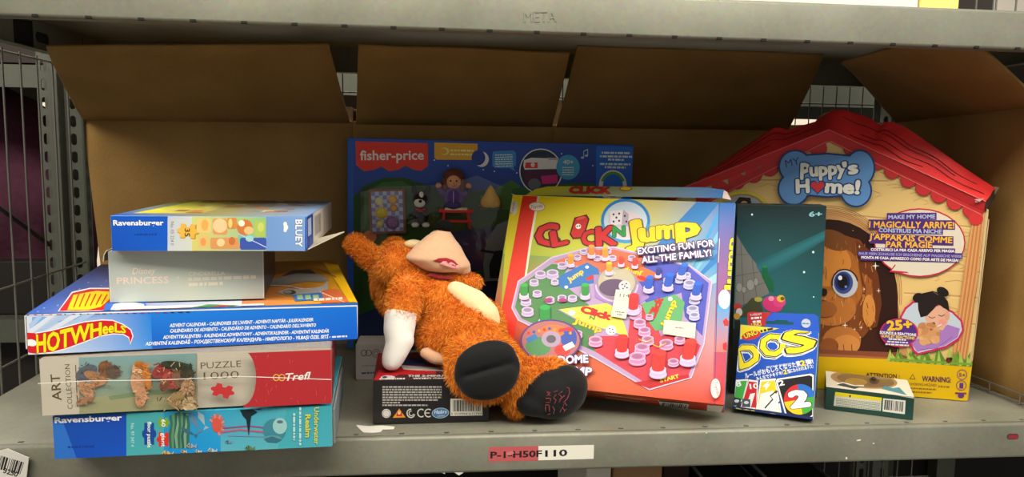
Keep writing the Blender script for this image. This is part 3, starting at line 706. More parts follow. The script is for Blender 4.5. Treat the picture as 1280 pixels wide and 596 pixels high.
# ---- advent calendar
p = (-.3531, -.0422, .1088, .1888, 0, -.006, .3193, .335, .0412)
root, M, W, D, H = bx_root('advent_calendar_box', p, 'wide flat blue toy car advent calendar box with red flame logo, third in the stack', 'advent calendar', 'boxes stacked at the left')
HL_T = [(44, 416.3), (64.3, 412.9), (84.4, 407.7), (106, 402.4), (127.4, 400.0), (140.8, 400.6), (154, 405.5), (160.5, 409.5)]
def lerp_pts(P_, t):
    t = min(max(t, 0), 1)*(len(P_)-1); i = min(int(t), len(P_)-2); a = t-i
    return (P_[i][0]*(1-a)+P_[i+1][0]*a, P_[i][1]*(1-a)+P_[i+1][1]*a)
def art(m):
    f = boxface(m, M, W, D, H, 'front')
    f.grid([(0, 0), (.35, 0), (.35, 1), (0, 1)], [(214, 220, 232), (60, 140, 222), (30, 128, 226), (206, 214, 228)], 10, True)
    f.grid([(.35, 0), (1, 0), (1, 1), (.35, 1)], [(20, 92, 196), (14, 96, 208), (18, 110, 214), (30, 128, 226)], 8, True)
    for a, b, c in (((40, 396), (62, 396), (40, 412)), ((95, 395), (150, 391), (64, 404))): f.poly([a, b, c], (120, 170, 226))
    for k in range(5): f.poly([(36+k*.5, 405+k*7), (50+k*14, 392), (56+k*16, 392), (38, 412+k*6)], [(170, 196, 232), (214, 222, 236)][k % 2])
    fl = [(33, 415.6), (44, 416.2), (64.3, 412.9), (84.4, 407.5), (106, 402), (127.4, 399.7), (140.8, 400.2), (154, 405.3), (163.6, 412), (166.3, 420), (162.6, 430.3), (161, 421.6), (154, 417.8), (140.8, 417.2), (124.7, 420.2), (106, 427.2), (84.4, 435.2), (64.3, 440.6), (46.8, 442), (33, 440.6)]
    f.poly(fl, (208, 30, 38)); f.line(fl[1:-1], 1.3, (240, 240, 244))
    f.ell((39.5, 428.3), 6.5, 4.2, (240, 240, 240), -10); f.ell((34, 428.3), 4, 4.2, (240, 240, 240))
    top = [(45, 417.6), (64.3, 414.6), (84.4, 410), (106, 404.8), (127.4, 402), (142, 402.4), (157.4, 407.6)]
    bot = [(46, 440.4), (64.3, 438.6), (84.4, 432.6), (106, 424.8), (127.4, 418.2), (142, 414.6), (157.4, 416)]
    def fn(s_, t): a, b = lerp_pts(bot, s_), lerp_pts(top, s_); return (a[0]+(b[0]-a[0])*t, a[1]+(b[1]-a[1])*t)
    f.warp('HOTWHeeLS', fn, (250, 224, 20), .045, [((120, 60, 10), .07)])
    for t, a, b in (('ADVENT CALENDAR - CALENDRIER DE L\'AVENT - ADVENTI NAPTÁR - JULEKALENDER', (212.2, 408.7), (391.4, 401.2)), ('CALENDARIO DE ADVIENTO - CALENDÁRIO DE ADVENTO - CALENDARIO DELL\'AVVENTO', (212.8, 415.5), (395, 408)),
                    ('ADVENTTIKALENTERI - KALENDARZ ADWENTOWY - ADVENTSKALENDER - ADVENTNÝ KALENDÁR', (204, 423.4), (411, 415.3)), ('ADVENTNÍ KALENDÁŘ - РОЖДЕСТВЕНСКИЙ КАЛЕНДАРЬ - НМЕРОЛОГIO - YILBAŞI ÖZEL SETİ -', (182, 431.6), (413, 422.3))):
        f.text(t, a, b, 4.4, (236, 240, 246), .03, shear=.2)
    f.greek((415, 422), (434, 421), 2, (220, 230, 244), 6)
    f.line([(31, 393.2), (120, 391), (447, 382)], 1.6, (236, 234, 232)); f.line([(447, 382), (449.5, 428)], 2.2, (232, 236, 240)); f.line([(36, 444), (240, 437), (449, 428.4)], 1, (200, 214, 236))
    for k in range(22): x = 33+k*9.5; f.line([(x, 393.7-.02*k*9), (x+random.uniform(2, 7), 393.6-.02*k*9)], 1, random.choice([(190, 40, 70), (120, 50, 140), (60, 60, 160), (40, 30, 40)]))
    t = boxface(m, M, W, D, H, 'top')
    t.grid([(0, 0), (.62, 0), (.62, 1), (0, 1)], [(40, 90, 186), (200, 206, 220), (70, 50, 40), (50, 44, 80)], 10, True)  # dark towards the back: shadow put into the print colours
    t.grid([(.62, 0), (1, 0), (1, 1), (.62, 1)], [(206, 120, 80), (232, 170, 20), (170, 120, 10), (90, 60, 40)], 8, True)
    for k in range(60):
        u, v = random.uniform(.01, .28), random.uniform(0.02, .8); t.quad(u, v, u+.004, v+.012, random.choice([(200, 210, 240), (140, 80, 180), (90, 130, 220)]))
    fl2 = [(73, 389.5), (90, 366), (112, 361), (150, 361), (190, 366), (190, 374), (140, 378), (132, 389), (100, 390)]
    t.poly(fl2, (206, 34, 40)); t.line(fl2, 1.6, (236, 234, 236), True); t.poly([(84, 388), (92, 369), (120, 364), (160, 366), (140, 372), (126, 384), (110, 388)], (248, 214, 30))
    for k in range(7): t.line([(92+k*7, 385-k*.8), (99+k*7, 367+k*.3)], 1.6, (206, 50, 30))
    t.poly([(128, 390), (132, 380), (150, 372), (182, 378), (182, 389)], (52, 110, 200)); t.poly([(138, 388), (142, 381), (160, 377), (180, 381), (180, 388)], (226, 232, 240))
    t.poly([(140, 391), (330, 386), (330, 380), (150, 384)], (232, 226, 220)); t.line([(150, 388), (220, 386), (330, 383)], 1.2, (180, 70, 50)); t.poly([(236, 388), (260, 381), (300, 382), (290, 386)], (60, 130, 60)); t.poly([(262, 387), (276, 382), (290, 383), (282, 387)], (200, 40, 40))
    t.poly([(390, 362), (422, 362), (440, 378), (402, 380)], (214, 108, 58)); t.poly([(404, 328), (424, 332), (447, 381), (438, 381)], (236, 186, 20)); t.line([(392, 362), (432, 381)], 1.2, (240, 236, 230))
    t.poly([(332, 352), (352, 347), (372, 341), (398, 343), (412, 350), (404, 353), (384, 352), (360, 356), (338, 357)], (128, 126, 124)); t.poly([(352, 346), (366, 338), (388, 337), (396, 343), (372, 342)], (54, 50, 48)); t.line([(334, 357), (360, 358), (380, 362), (404, 360)], 1, (210, 206, 200)); t.line([(340, 345), (372, 333), (400, 337), (420, 347)], 1.4, (150, 96, 40))
    t.poly([(346, 366), (360, 361), (384, 362), (402, 358), (410, 352), (410, 362), (392, 368), (360, 370)], (170, 168, 164)); t.ell((362, 366), 8, 3, (60, 58, 58)); t.ell((360, 365.6), 5, 1.8, (150, 148, 146))
    t.poly([(366, 369), (402, 366), (405, 375), (369, 377)], (60, 120, 196))
    for k in range(3): t.poly([(372+k*10, 375), (379+k*10, 374.4), (378+k*10, 369), (371+k*10, 369.6)], (160, 200, 150))
    t.greek((392, 377), (428, 375), 3, (236, 220, 200), 12)
box_mesh(root, M, W, D, H, dict(base=(196, 206, 224), front=(26, 110, 214), right=(30, 60, 120), top=(60, 60, 90)), 'box_body', .0016, art)
m = MB(); m.bevbox((-.0015, .0004, .006), (-.0002, .02, H-.002), .0005, (214, 210, 204)); m.build('loose_flap', MATTE, root)

# ---- silver princess box
p = (-.2951, .0094, .1504, .1245, 0, 0, .1553, .17, .0548)
root, M, W, D, H = bx_root('princess_box', p, 'silvery grey iridescent princess doll box with black edges, fourth up in the stack', 'toy box', 'boxes stacked at the left')
def art(m):
    f = boxface(m, M, W, D, H, 'front')
    f.grid([(0, 0), (.5, 0), (.5, 1), (0, 1)], [(176, 184, 180), (186, 190, 170), (158, 166, 160), (150, 158, 152)], 8, True); f.grid([(.5, 0), (1, 0), (1, 1), (.5, 1)], [(186, 190, 170), (160, 170, 168), (140, 150, 148), (158, 166, 160)], 8, True)
    f.text('Disney', (165.3, 342.5), (195, 341.5), 8, (214, 190, 176), .01, shear=.3); f.text('PRINCESS', (146.4, 355), (210.6, 353.5), 8.6, (214, 190, 176), .01); f.ell((222.5, 346.5), 1.3, 1.3, (190, 190, 180), 0, 10)
    f.text('CINDERELLA', (235.8, 344.6), (281, 343.6), 5, (206, 196, 176), .01); f.greek((235.8, 351), (320, 348), 4, (196, 190, 174), 21); f.greek((235.8, 357.6), (278.5, 356), 4, (206, 196, 176), 22)
    f.line([(134, 313), (138.8, 380.8)], 1.6, (196, 200, 196)); f.line([(329, 313.5), (330, 374)], 1.4, (196, 204, 204))
box_mesh(root, M, W, D, H, dict(base=(150, 154, 150), left=(34, 32, 34), right=(40, 36, 38), top=(170, 166, 150)), 'box_body', .0012, art, mat=printed('iridescent foil card', .28, .1, .8))
m = MB()
for k in range(5): pass
m.add([(-.001, .0, H+.0005), (-.0035, -.0005, H-.004), (-.0045, 0, H-.011), (-.0045, .06, H-.011), (-.0035, .06, H-.004), (-.001, .06, H+.0005)], [(0, 1, 4, 5), (1, 2, 3, 4)], (196, 186, 160)); solid(m.build('bent_liner', MATTE, root), .0008)

# ---- children's puzzle on top
p = (-.2871, -.0002, .2062, .0214, 0, 0, .1963, .249, .0372)
root, M, W, D, H = bx_root('puzzle_box', p, 'light blue 35 piece children\'s puzzle box, topmost of the left stack', 'puzzle', 'boxes stacked at the left')
H0 = .003
def art(m):
    f = boxface(m, M, W, D, H, 'front')
    f.quad(0, .0, 1, 1, (110, 150, 206)); f.grid([(136, 315), (209.5, 315), (209.5, 262), (136, 262)], [(10, 76, 180), (14, 88, 196), (12, 84, 192), (12, 84, 188)], 4)
    f.grid([(209.5, 315), (246, 315), (246, 262), (209.5, 262)], [(196, 202, 210), (206, 210, 190), (206, 210, 200), (186, 192, 204)], 4)
    f.grid([(240, 315), (333, 315), (333, 262), (240, 262)], [(216, 200, 110), (150, 186, 180), (140, 190, 110), (196, 208, 120)], 6)
    f.text('Ravensburger', (142, 281.5), (204.3, 281.3), 6.6, WHITE, .03); f.greek((168, 294.5), (196, 294), 2.4, (8, 60, 150), 31)
    f.text('No. 05 224 0', (213.5, 277), (213.5, 306.5), 4.2, (110, 110, 104), .0)
    f.piece((235.5, 289.5), 27, 25, (196, 140, 40), 4); f.piece((234.5, 288.5), 25, 24, (228, 178, 72), 4); f.text('35', (231, 285.5), (231, 295.5), 6.8, (96, 70, 30), .02)
    for x0_, y0_, x1_, y1_, c in ((246, 273, 264, 291, (226, 196, 120)), (266, 273, 284, 293, (222, 150, 90)), (284, 272, 296, 286, (214, 136, 70)), (248, 293, 262, 309, (220, 190, 110)), (263, 297, 300, 311, (214, 150, 90)), (298, 291, 316, 305, (120, 190, 160)), (300, 297, 333, 312, (60, 84, 170)), (318, 276, 332, 296, (170, 196, 90))):
        f.poly([(x0_+1.5, y0_), (x1_-1.5, y0_), (x1_, y0_+2), (x1_, y1_-2), (x1_-1.5, y1_), (x0_+1.5, y1_), (x0_, y1_-2), (x0_, y0_+2)], c)
    for x, y, a, b, c in ((275, 282, 9, 9, (240, 200, 150)), (306, 284, 10, 10, (206, 120, 60)), (302, 279, 4, 4, (244, 236, 214)), (311, 288, 6, 5, (236, 190, 130)), (276, 303, 5, 5, (240, 206, 150)), (256, 281, 4, 7, (236, 170, 80)), (254, 302, 3.6, 5, (240, 150, 90)), (312, 298, 5, 4, (150, 210, 200)), (326, 284, 4, 6, (200, 206, 110)), (290, 301, 4, 5, (200, 110, 60)), (288, 279, 2.6, 6, (236, 206, 120))): f.ell((x, y), a, b, c, 0, 16)
    f.line([(298, 292), (333, 309)], 1, (200, 210, 236))
    f.grid([(333, 315), (382, 315), (382, 262), (333, 262)], [(112, 150, 206), (120, 158, 212), (124, 162, 214), (112, 150, 206)], 3)
    for x, y, r_ in ((356.5, 280, 3), (357.5, 284, 3.6), (356.5, 287.5, 2.6)): f.ell((x, y), r_*.8, r_, WHITE, 0, 12)
    f.text('BLUEY', (369.5, 274.5), (369.5, 308), 8.8, WHITE, .04, [((60, 100, 180), .09)])
    f.poly([(381.5, 262), (390, 262), (390, 320), (381.5, 320)], (24, 70, 170))
    t = boxface(m, M, W, D, H, 'top')
    t.grid([(0, 0), (.5, 0), (.5, 1), (0, 1)], [(20, 90, 190), (160, 150, 90), (110, 110, 60), (190, 190, 60)], 8, True); t.grid([(.5, 0), (1, 0), (1, 1), (.5, 1)], [(160, 150, 90), (130, 160, 206), (110, 130, 160), (110, 90, 60)], 8, True)
    t.grid([(.06, .12), (.42, .12), (.42, .9), (.12, .9)], [(220, 216, 60), (190, 170, 90), (140, 130, 80), (210, 210, 90)], 6, True)
    for k in range(40):
        u, v = random.uniform(.14, .84), random.uniform(.1, .92); t.quad(u, v, u+random.uniform(.03, .1), v+random.uniform(.03, .1), random.choice([(190, 120, 70), (150, 100, 60), (206, 190, 130), (110, 130, 90), (120, 96, 70)]))
    r = boxface(m, M, W, D, H, 'right')
    r.quad(0, 0, 1, 1, (196, 190, 178)); r.quad(0, 0, .2, 1, (22, 66, 160)); r.quad(.03, .4, .14, .9, (180, 196, 226)); r.quad(.22, .1, .6, .95, (214, 210, 200))
    for k in range(12): r.quad(.26+.02*k, .25, .268+.02*k, .85, (80, 78, 74))
box_mesh(root, M, W, D, H, dict(base=(110, 150, 206), left=(14, 88, 196)), 'box_lid', .001, art, z0=H0)
m = MB(); m.bevbox((.001, .001, 0), (W-.001, D-.001, H0+.001), .0008, (202, 190, 164)); m.build('box_tray', MATTE, root)
m = MB(); m.add([(W-.002, .0, .001), (W+.03, .1, .0105), (W+.026, .11, .0085), (W-.002, .1, .002)], [(0, 1, 2, 3)], (206, 196, 174)); solid(m.build('bent_liner', MATTE, root), .0012)
m = MB(); m.bevbox((W-.0006, .05, .003), (W+.002, D-.02, H-.003), .0008, (196, 190, 178)); m.build('loose_film', FILM, root)

# ---- little people style play set
p = (-.0894, .3761, .0042, -.0511, 0, -.0074, .441, .055, .328)
root, M, W, D, H = bx_root('playset_box', p, 'large dark blue toy camper playset box standing against the cardboard behind the plush fox', 'toy box')
def art(m):
    f = boxface(m, M, W, D, H, 'front')
    f.grid([(.0, .0), (1, 0), (1, 1), (0, 1)], [(20, 34, 22), (16, 26, 60), (34, 60, 140), (38, 70, 150)], 8, True)
    f.poly([(441, 470), (441, 247), (455, 232), (480, 222), (505, 222), (535, 232), (560, 240), (640, 236), (655, 248), (655, 470)], (34, 66, 22))
    f.poly([(455, 300), (455, 240), (478, 228), (502, 226), (530, 240), (520, 262), (470, 290)], (52, 92, 44)); f.poly([(600, 245), (640, 225), (650, 232), (650, 262), (600, 262)], (58, 98, 40))
    f.poly([(640, 236), (668, 232), (720, 228), (792, 232), (792, 250), (640, 250)], (40, 80, 40))
    f.poly([(434, 176), (442, 176), (442, 470), (431, 470), (434, 300)], (36, 76, 150))
    f.poly([(444.5, 176.5), (535, 179), (535, 207), (527, 213.5), (517, 212), (507, 207), (498, 212), (486, 214), (477, 208), (468, 212), (455, 214), (445, 206)], (214, 52, 40))
    f.text('fisher-price', (450.5, 200), (529.5, 199.4), 12.4, (240, 232, 220), .02)
    f.poly([(543, 178), (597, 179.5), (597, 198), (595, 200), (546, 199.5), (543, 197)], (214, 144, 44)); f.ell((556, 189), 5.6, 4.6, (236, 190, 110)); f.ell((554.5, 189), 4, 3.4, (214, 144, 44)); f.greek((563, 189), (592, 189.6), 2.4, (236, 196, 120), 41); f.greek((563, 194), (592, 194.6), 2.4, (236, 196, 120), 42)
    f.ell((602, 199), 9, 9.6, (226, 218, 190)); f.ell((598, 197), 8.6, 9.4, (32, 58, 130))
    f.poly([(617, 189), (642, 188), (645, 191), (645, 206), (642, 209), (644, 214), (637, 210), (619, 210), (615.5, 207), (615.5, 192)], (52, 120, 180))
    for k in range(6): f.greek((619, 194.5+k*2.8), (641, 194+k*2.8), 1.4, (170, 206, 230), 50+k)
    f.ell((676, 214), 27, 28.5, (200, 206, 214)); f.ell((676, 214), 25.6, 27, (36, 46, 60))
    f.poly([(654, 207), (655, 200), (664, 197), (695, 198), (700, 204), (697, 211), (656, 212)], (208, 200, 200)); f.poly([(656, 210), (657, 203), (672, 203), (672, 210)], (196, 50, 46)); f.ell((666, 206), 2.6, 2.8, (230, 210, 200)); f.poly([(654, 212), (697, 212), (697, 228), (656, 231)], (70, 34, 60)); f.poly([(676, 220), (697, 218), (697, 229), (678, 230)], (180, 40, 110)); f.ell((668, 230), 8, 7, (90, 92, 98)); f.poly([(684, 197), (697, 197), (700, 200), (686, 200)], (150, 150, 158))
    f.ell((710, 209), 14.6, 15.6, (58, 140, 180)); f.text('40+', (704, 205), (716.5, 205), 5.6, (220, 236, 244), .02)
    for k in range(4): f.greek((703, 210+k*3), (717.5, 210+k*3), 1.3, (180, 220, 236), 60+k)
    for x, y in ((728, 197), (733, 194.5)): f.ell((x, y), 2, 1.5, (150, 176, 214), 0, 10); f.line([(x+1.6, y), (x+1.6, y-8)], .9, (150, 176, 214))
    f.line([(729.6, 189), (734.6, 186.5)], 1.2, (150, 176, 214))
    for x, y in ((543, 200), (604, 212), (618, 214), (702, 192), (741, 207), (646, 216), (560, 207)): f.ell((x, y), .9, .9, (200, 210, 230), 0, 8)
    f.poly([(745, 182.5), (793, 183.5), (793, 300), (745, 300)], (30, 92, 186))
    for a, b, y in ((752, 788, 192), (750, 790, 196.5), (760, 780, 200.5), (750, 788, 206), (756, 782, 210)): f.greek((a, y), (b, y+.6), 2.4, (180, 206, 240), int(a+y))
    f.ring((766, 232), 15, 17, 5, (210, 220, 200)); f.ring((766, 232), 14, 16, 3.4, (70, 140, 60), a0=20, a1=160)
    for x, y in ((448, 298), (440, 306), (455, 304), (462, 296)): f.ell((x, y), 9, 8, (196, 96, 40), 20, 12)
    f.poly([(445, 395), (500, 372), (540, 372), (640, 330), (640, 460), (445, 460)], (22, 34, 62)); f.poly([(560, 290), (620, 284), (640, 330), (560, 345)], (22, 36, 76))
    l = boxface(m, M, W, D, H, 'left'); l.quad(0, 0, 1, 1, (34, 86, 170))
box_mesh(root, M, W, D, H, dict(base=(30, 56, 120), left=(34, 86, 170), right=(26, 80, 170)), 'box_body', .0014, art, gain=1.7)
def onfp(px, py, off=.0): return hit(px, py, Vector((M @ Vector((0, -off, 0)))), M.to_3x3() @ Vector((0, 1, 0)))
# clear blister over the toys
m = MB(); Mi = M.inverted()
oc = [(446, 236), (470, 229), (560, 226), (600, 214), (640, 232), (652, 250), (648, 330), (640, 385), (450, 385), (446, 300)]
base_ = [Mi @ onfp(*q) for q in oc]; cx = sum((q for q in base_), Vector())/len(base_)
inner = [Vector((cx.x+(q.x-cx.x)*.93, -.026, cx.z+(q.z-cx.z)*.93)) for q in base_]; base_ = [Vector((q.x, -.0022, q.z)) for q in base_]
n = len(oc); m.add(base_+inner, [(i, (i+1) % n, n+(i+1) % n, n+i) for i in range(n)]+[tuple(range(n, 2*n))], (255, 255, 255))
m.build('clear_blister', BLIST, root)
RY = Matrix.Rotation(-.0511, 3, 'Z')
def FP(px, py, off): return onfp(px, py, off+.003)
# picnic blanket tile
m = MB(1.4); c0 = FP(484.5, 264, .006)
def fpw(n_, off): return n_*1.21/960
w_, h_ = fpw(44, 0), fpw(55, 0)
Mx = Matrix.Translation(c0) @ RY.to_4x4() @ Matrix.Rotation(math.radians(-2), 4, 'Y')
t = tag(empty('picnic_tile', c0), 'toy picnic blanket tile with plates of food, left toy in the playset box', 'toy', 'toys in the playset window')
m.bevbox((-w_/2, -.003, -h_/2), (w_/2, .003, h_/2), .002, (128, 80, 56)); m.bevbox((-w_/2+.004, -.0038, -h_/2+.004), (w_/2-.004, 0, h_/2-.004), .0005, (176, 180, 206))
for i in range(8):
    for j in range(10):
        if (i+j) % 2: x = -w_/2+.004+i*(w_-.008)/8; z = -h_/2+.004+j*(h_-.008)/10; m.box((x, -.0041, z), (x+(w_-.008)/8, -.0038, z+(h_-.008)/10), (120, 128, 176))
o = m.build('tile', MATTE); o.matrix_world = Mx; o.parent = t; o.matrix_parent_inverse = Matrix.Translation(-c0)
def fin(m, name, t, Mx, c0, mat=MATTE):
    o = m.build(name, mat); o.parent = t; o.matrix_parent_inverse = Matrix.Translation(-c0); o.matrix_basis = Mx; return o
for x, z, r_, c in ((-.009, -.002, .0095, (226, 160, 50)), (.007, -.017, .0105, (120, 90, 130)), (-.012, .016, .006, (230, 214, 130)), (.009, .018, .007, (206, 140, 70)), (.010, .005, .006, (190, 120, 60)), (-.012, -.019, .005, (220, 190, 90))):
    m = MB(1.4); m.ball((x, -.0042, z), (r_, .0022, r_), c, nu=18, nv=8); m.ball((x, -.0056, z), (r_*.7, .0016, r_*.7), tuple(min(255, int(v*1.2)) for v in c), nu=14, nv=6)
    for k in range(6): a = k*PI/3; m.ball((x+math.cos(a)*r_*.5, -.0068, z+math.sin(a)*r_*.5), r_*.16, tuple(min(255, int(v*1.35)) for v in c), nu=8, nv=5)
    fin(m, 'food_plate', t, Mx, c0)
# toy dog
c0 = FP(526, 282, .015); t = tag(empty('toy_dog', c0), 'small black and white toy dog standing between picnic tile and toy girl', 'toy', 'toys in the playset window'); Mx = Matrix.Translation(c0)@RY.to_4x4(); u = 1.18/960
m = MB(1.4); BK = (28, 24, 24); WH = (214, 208, 200)
m.ball((0, .002, 13*u), (9.5*u, .009, 14*u), BK); m.ball((0, -.006, 10*u), (5*u, .004, 9*u), (70, 66, 70))
fin(m, 'body', t, Mx, c0)
m = MB(1.4); m.ball((0, -.001, 33*u), (11*u, .011, 10.5*u), BK); m.ball((-1*u, -.0085, 29*u), (7*u, .005, 6*u), WH); m.ball((1*u, -.0088, 38*u), (3*u, .003, 5*u), WH); m.ball((0, -.0135, 31*u), (2.2*u, .002, 1.8*u), (20, 18, 18))
for s_ in (-1, 1): m.ball((s_*5*u, -.0105, 36*u), (1.2*u, .001, 1.5*u), (20, 16, 16), nu=8, nv=6)
fin(m, 'head', t, Mx, c0)
for s_ in (-1, 1):
    m = MB(1.4); m.ball((s_*8*u, 0, 44*u), (3.6*u, .004, 6.5*u), BK, Matrix.Rotation(s_*.3, 3, 'Y')); fin(m, 'ear', t, Mx, c0)
    m = MB(1.4); m.ball((s_*6.5*u, -.005, 1.5*u), (5*u, .007, 3.4*u), WH); fin(m, 'paw', t, Mx, c0)
m = MB(1.4); m.tube([(-6*u, -.006, 21*u), (0, -.0095, 19.5*u), (6*u, -.006, 21*u)], 1.4*u, (190, 60, 60), 8); fin(m, 'collar', t, Mx, c0)
# toy girl figure
c0 = FP(567, 254, .014); t = tag(empty('toy_figure', c0), 'small toy figure with long brown hair and purple jacket above the red toy table', 'toy', 'toys in the playset window'); Mx = Matrix.Translation(c0)@RY.to_4x4()
m = MB(1.4); m.ball((0, 0, 8*u), (13*u, .012, 14*u), (88, 60, 128)); m.ball((0, -.004, -2*u), (11*u, .011, 6*u), (70, 62, 110)); m.tube([(0, -.0125, 16*u), (0, -.0125, 0)], .0007, (180, 170, 190), 6); fin(m, 'jacket', t, Mx, c0)
m = MB(1.4); m.ball((0, -.002, 27*u), (9.5*u, .0095, 10*u), (206, 150, 110))
for s_ in (-1, 1): m.ball((s_*3.6*u, -.0112, 28*u), (1*u, .001, 1.3*u), (40, 24, 20), nu=8, nv=6)
m.ball((0, -.0118, 25*u), (1.2*u, .0012, 1*u), (190, 130, 96), nu=8, nv=6); m.tube([(-2.6*u, -.0105, 22.4*u), (0, -.011, 21.4*u), (2.6*u, -.0105, 22.4*u)], .0004, (150, 60, 50), 6); fin(m, 'head', t, Mx, c0)
m = MB(1.4); m.ball((0, .003, 31*u), (13.5*u, .0115, 12.5*u), (92, 50, 34))
for s_ in (-1, 1): m.ball((s_*10.5*u, .001, 22*u), (4.4*u, .007, 11*u), (98, 54, 36))
fin(m, 'hair', t, Mx, c0)
for s_ in (-1, 1):
    m = MB(1.4); m.tube([(s_*11*u, -.002, 11*u), (s_*16*u, -.004, 14*u), (s_*18*u, -.006, 20*u)], [4*u, 3.6*u, 3*u], (96, 66, 136), 8); m.ball((s_*18.5*u, -.006, 22*u), 3.6*u, (206, 150, 110)); fin(m, 'arm', t, Mx, c0)
# red table
c0 = FP(570, 285, .012); t = tag(empty('toy_table', c0), 'small red toy picnic table under the toy girl', 'toy', 'toys in the playset window'); Mx = Matrix.Translation(c0)@RY.to_4x4()
m = MB(1.4); m.bevbox((-21*u, -.012, 20*u), (21*u, .008, 24*u), .001, (206, 50, 50)); m.bevbox((-14*u, -.0125, 23*u), (14*u, .006, 26*u), .001, (206, 200, 150)); fin(m, 'table_top', t, Mx, c0)
for x in (-17, 17):
    for y in (-.010, .006):
        m = MB(1.4); m.tube([(x*u*.85, y, 20*u), (x*u, y, 0)], .0022, (200, 46, 46), 8); fin(m, 'leg', t, Mx, c0)
m = MB(1.4); m.bevbox((-20*u, -.014, 8*u), (20*u, -.010, 11*u), .0008, (196, 44, 46)); fin(m, 'bench', t, Mx, c0)
# camp fire
c0 = FP(613, 259, .012); t = tag(empty('toy_campfire', c0), 'small orange toy campfire at the right of the playset toys', 'toy', 'toys in the playset window'); Mx = Matrix.Translation(c0)@RY.to_4x4()
m = MB(1.4)
for a, h, r_ in ((0, 28, 9), (-7, 19, 7), (7, 20, 7)):
    pts = [(a*u*(1-k/8*.6), 0, k/8*h*u) for k in range(9)]; m.tube(pts, [max(.0003, r_*u*math.sin(PI*(.25+.75*k/8))**.8) for k in range(9)], (226, 150, 40) if a else (236, 170, 60), 10)
fin(m, 'flame', t, Mx, c0)
m = MB(1.4)
for k in range(4): m.tube([(-15*u+k*2*u, -.004+.003*k, 2*u), (15*u-k*3*u, .004-.003*k, (1+k*1.2)*u)], .003, (110, 76, 54), 8)
fin(m, 'logs', t, Mx, c0)
# toy camper
c0 = FP(612, 350, .017); t = tag(empty('toy_camper', c0), 'grey and black toy camper half hidden behind the plush fox in the playset window', 'toy', 'toys in the playset window'); Mx = Matrix.Translation(c0)@RY.to_4x4()
m = MB(1.4); pr = [(34*u, 0, 0), (34*u, 0, 70*u), (22*u, 0, 76*u), (8*u, 0, 70*u), (-4*u, 0, 50*u), (-8*u, 0, 20*u), (-6*u, 0, 0)]; m.prism([Vector(q)+Vector((0, -.008, 0)) for q in pr], (0, .018, 0), (112, 116, 116)); fin(m, 'camper_shell', t, Mx, c0)
m = MB(1.4); pr = [(30*u, 0, 4*u), (30*u, 0, 40*u), (6*u, 0, 38*u), (-1*u, 0, 20*u), (0, 0, 4*u)]; m.prism([Vector(q)+Vector((0, -.0105, 0)) for q in pr], (0, .003, 0), (26, 26, 28)); m.tube([(-12*u, -.008, 38*u), (4*u, -.008, 36*u), (16*u, -.0085, 30*u)], .002, (30, 30, 32), 8); fin(m, 'window', t, Mx, c0)

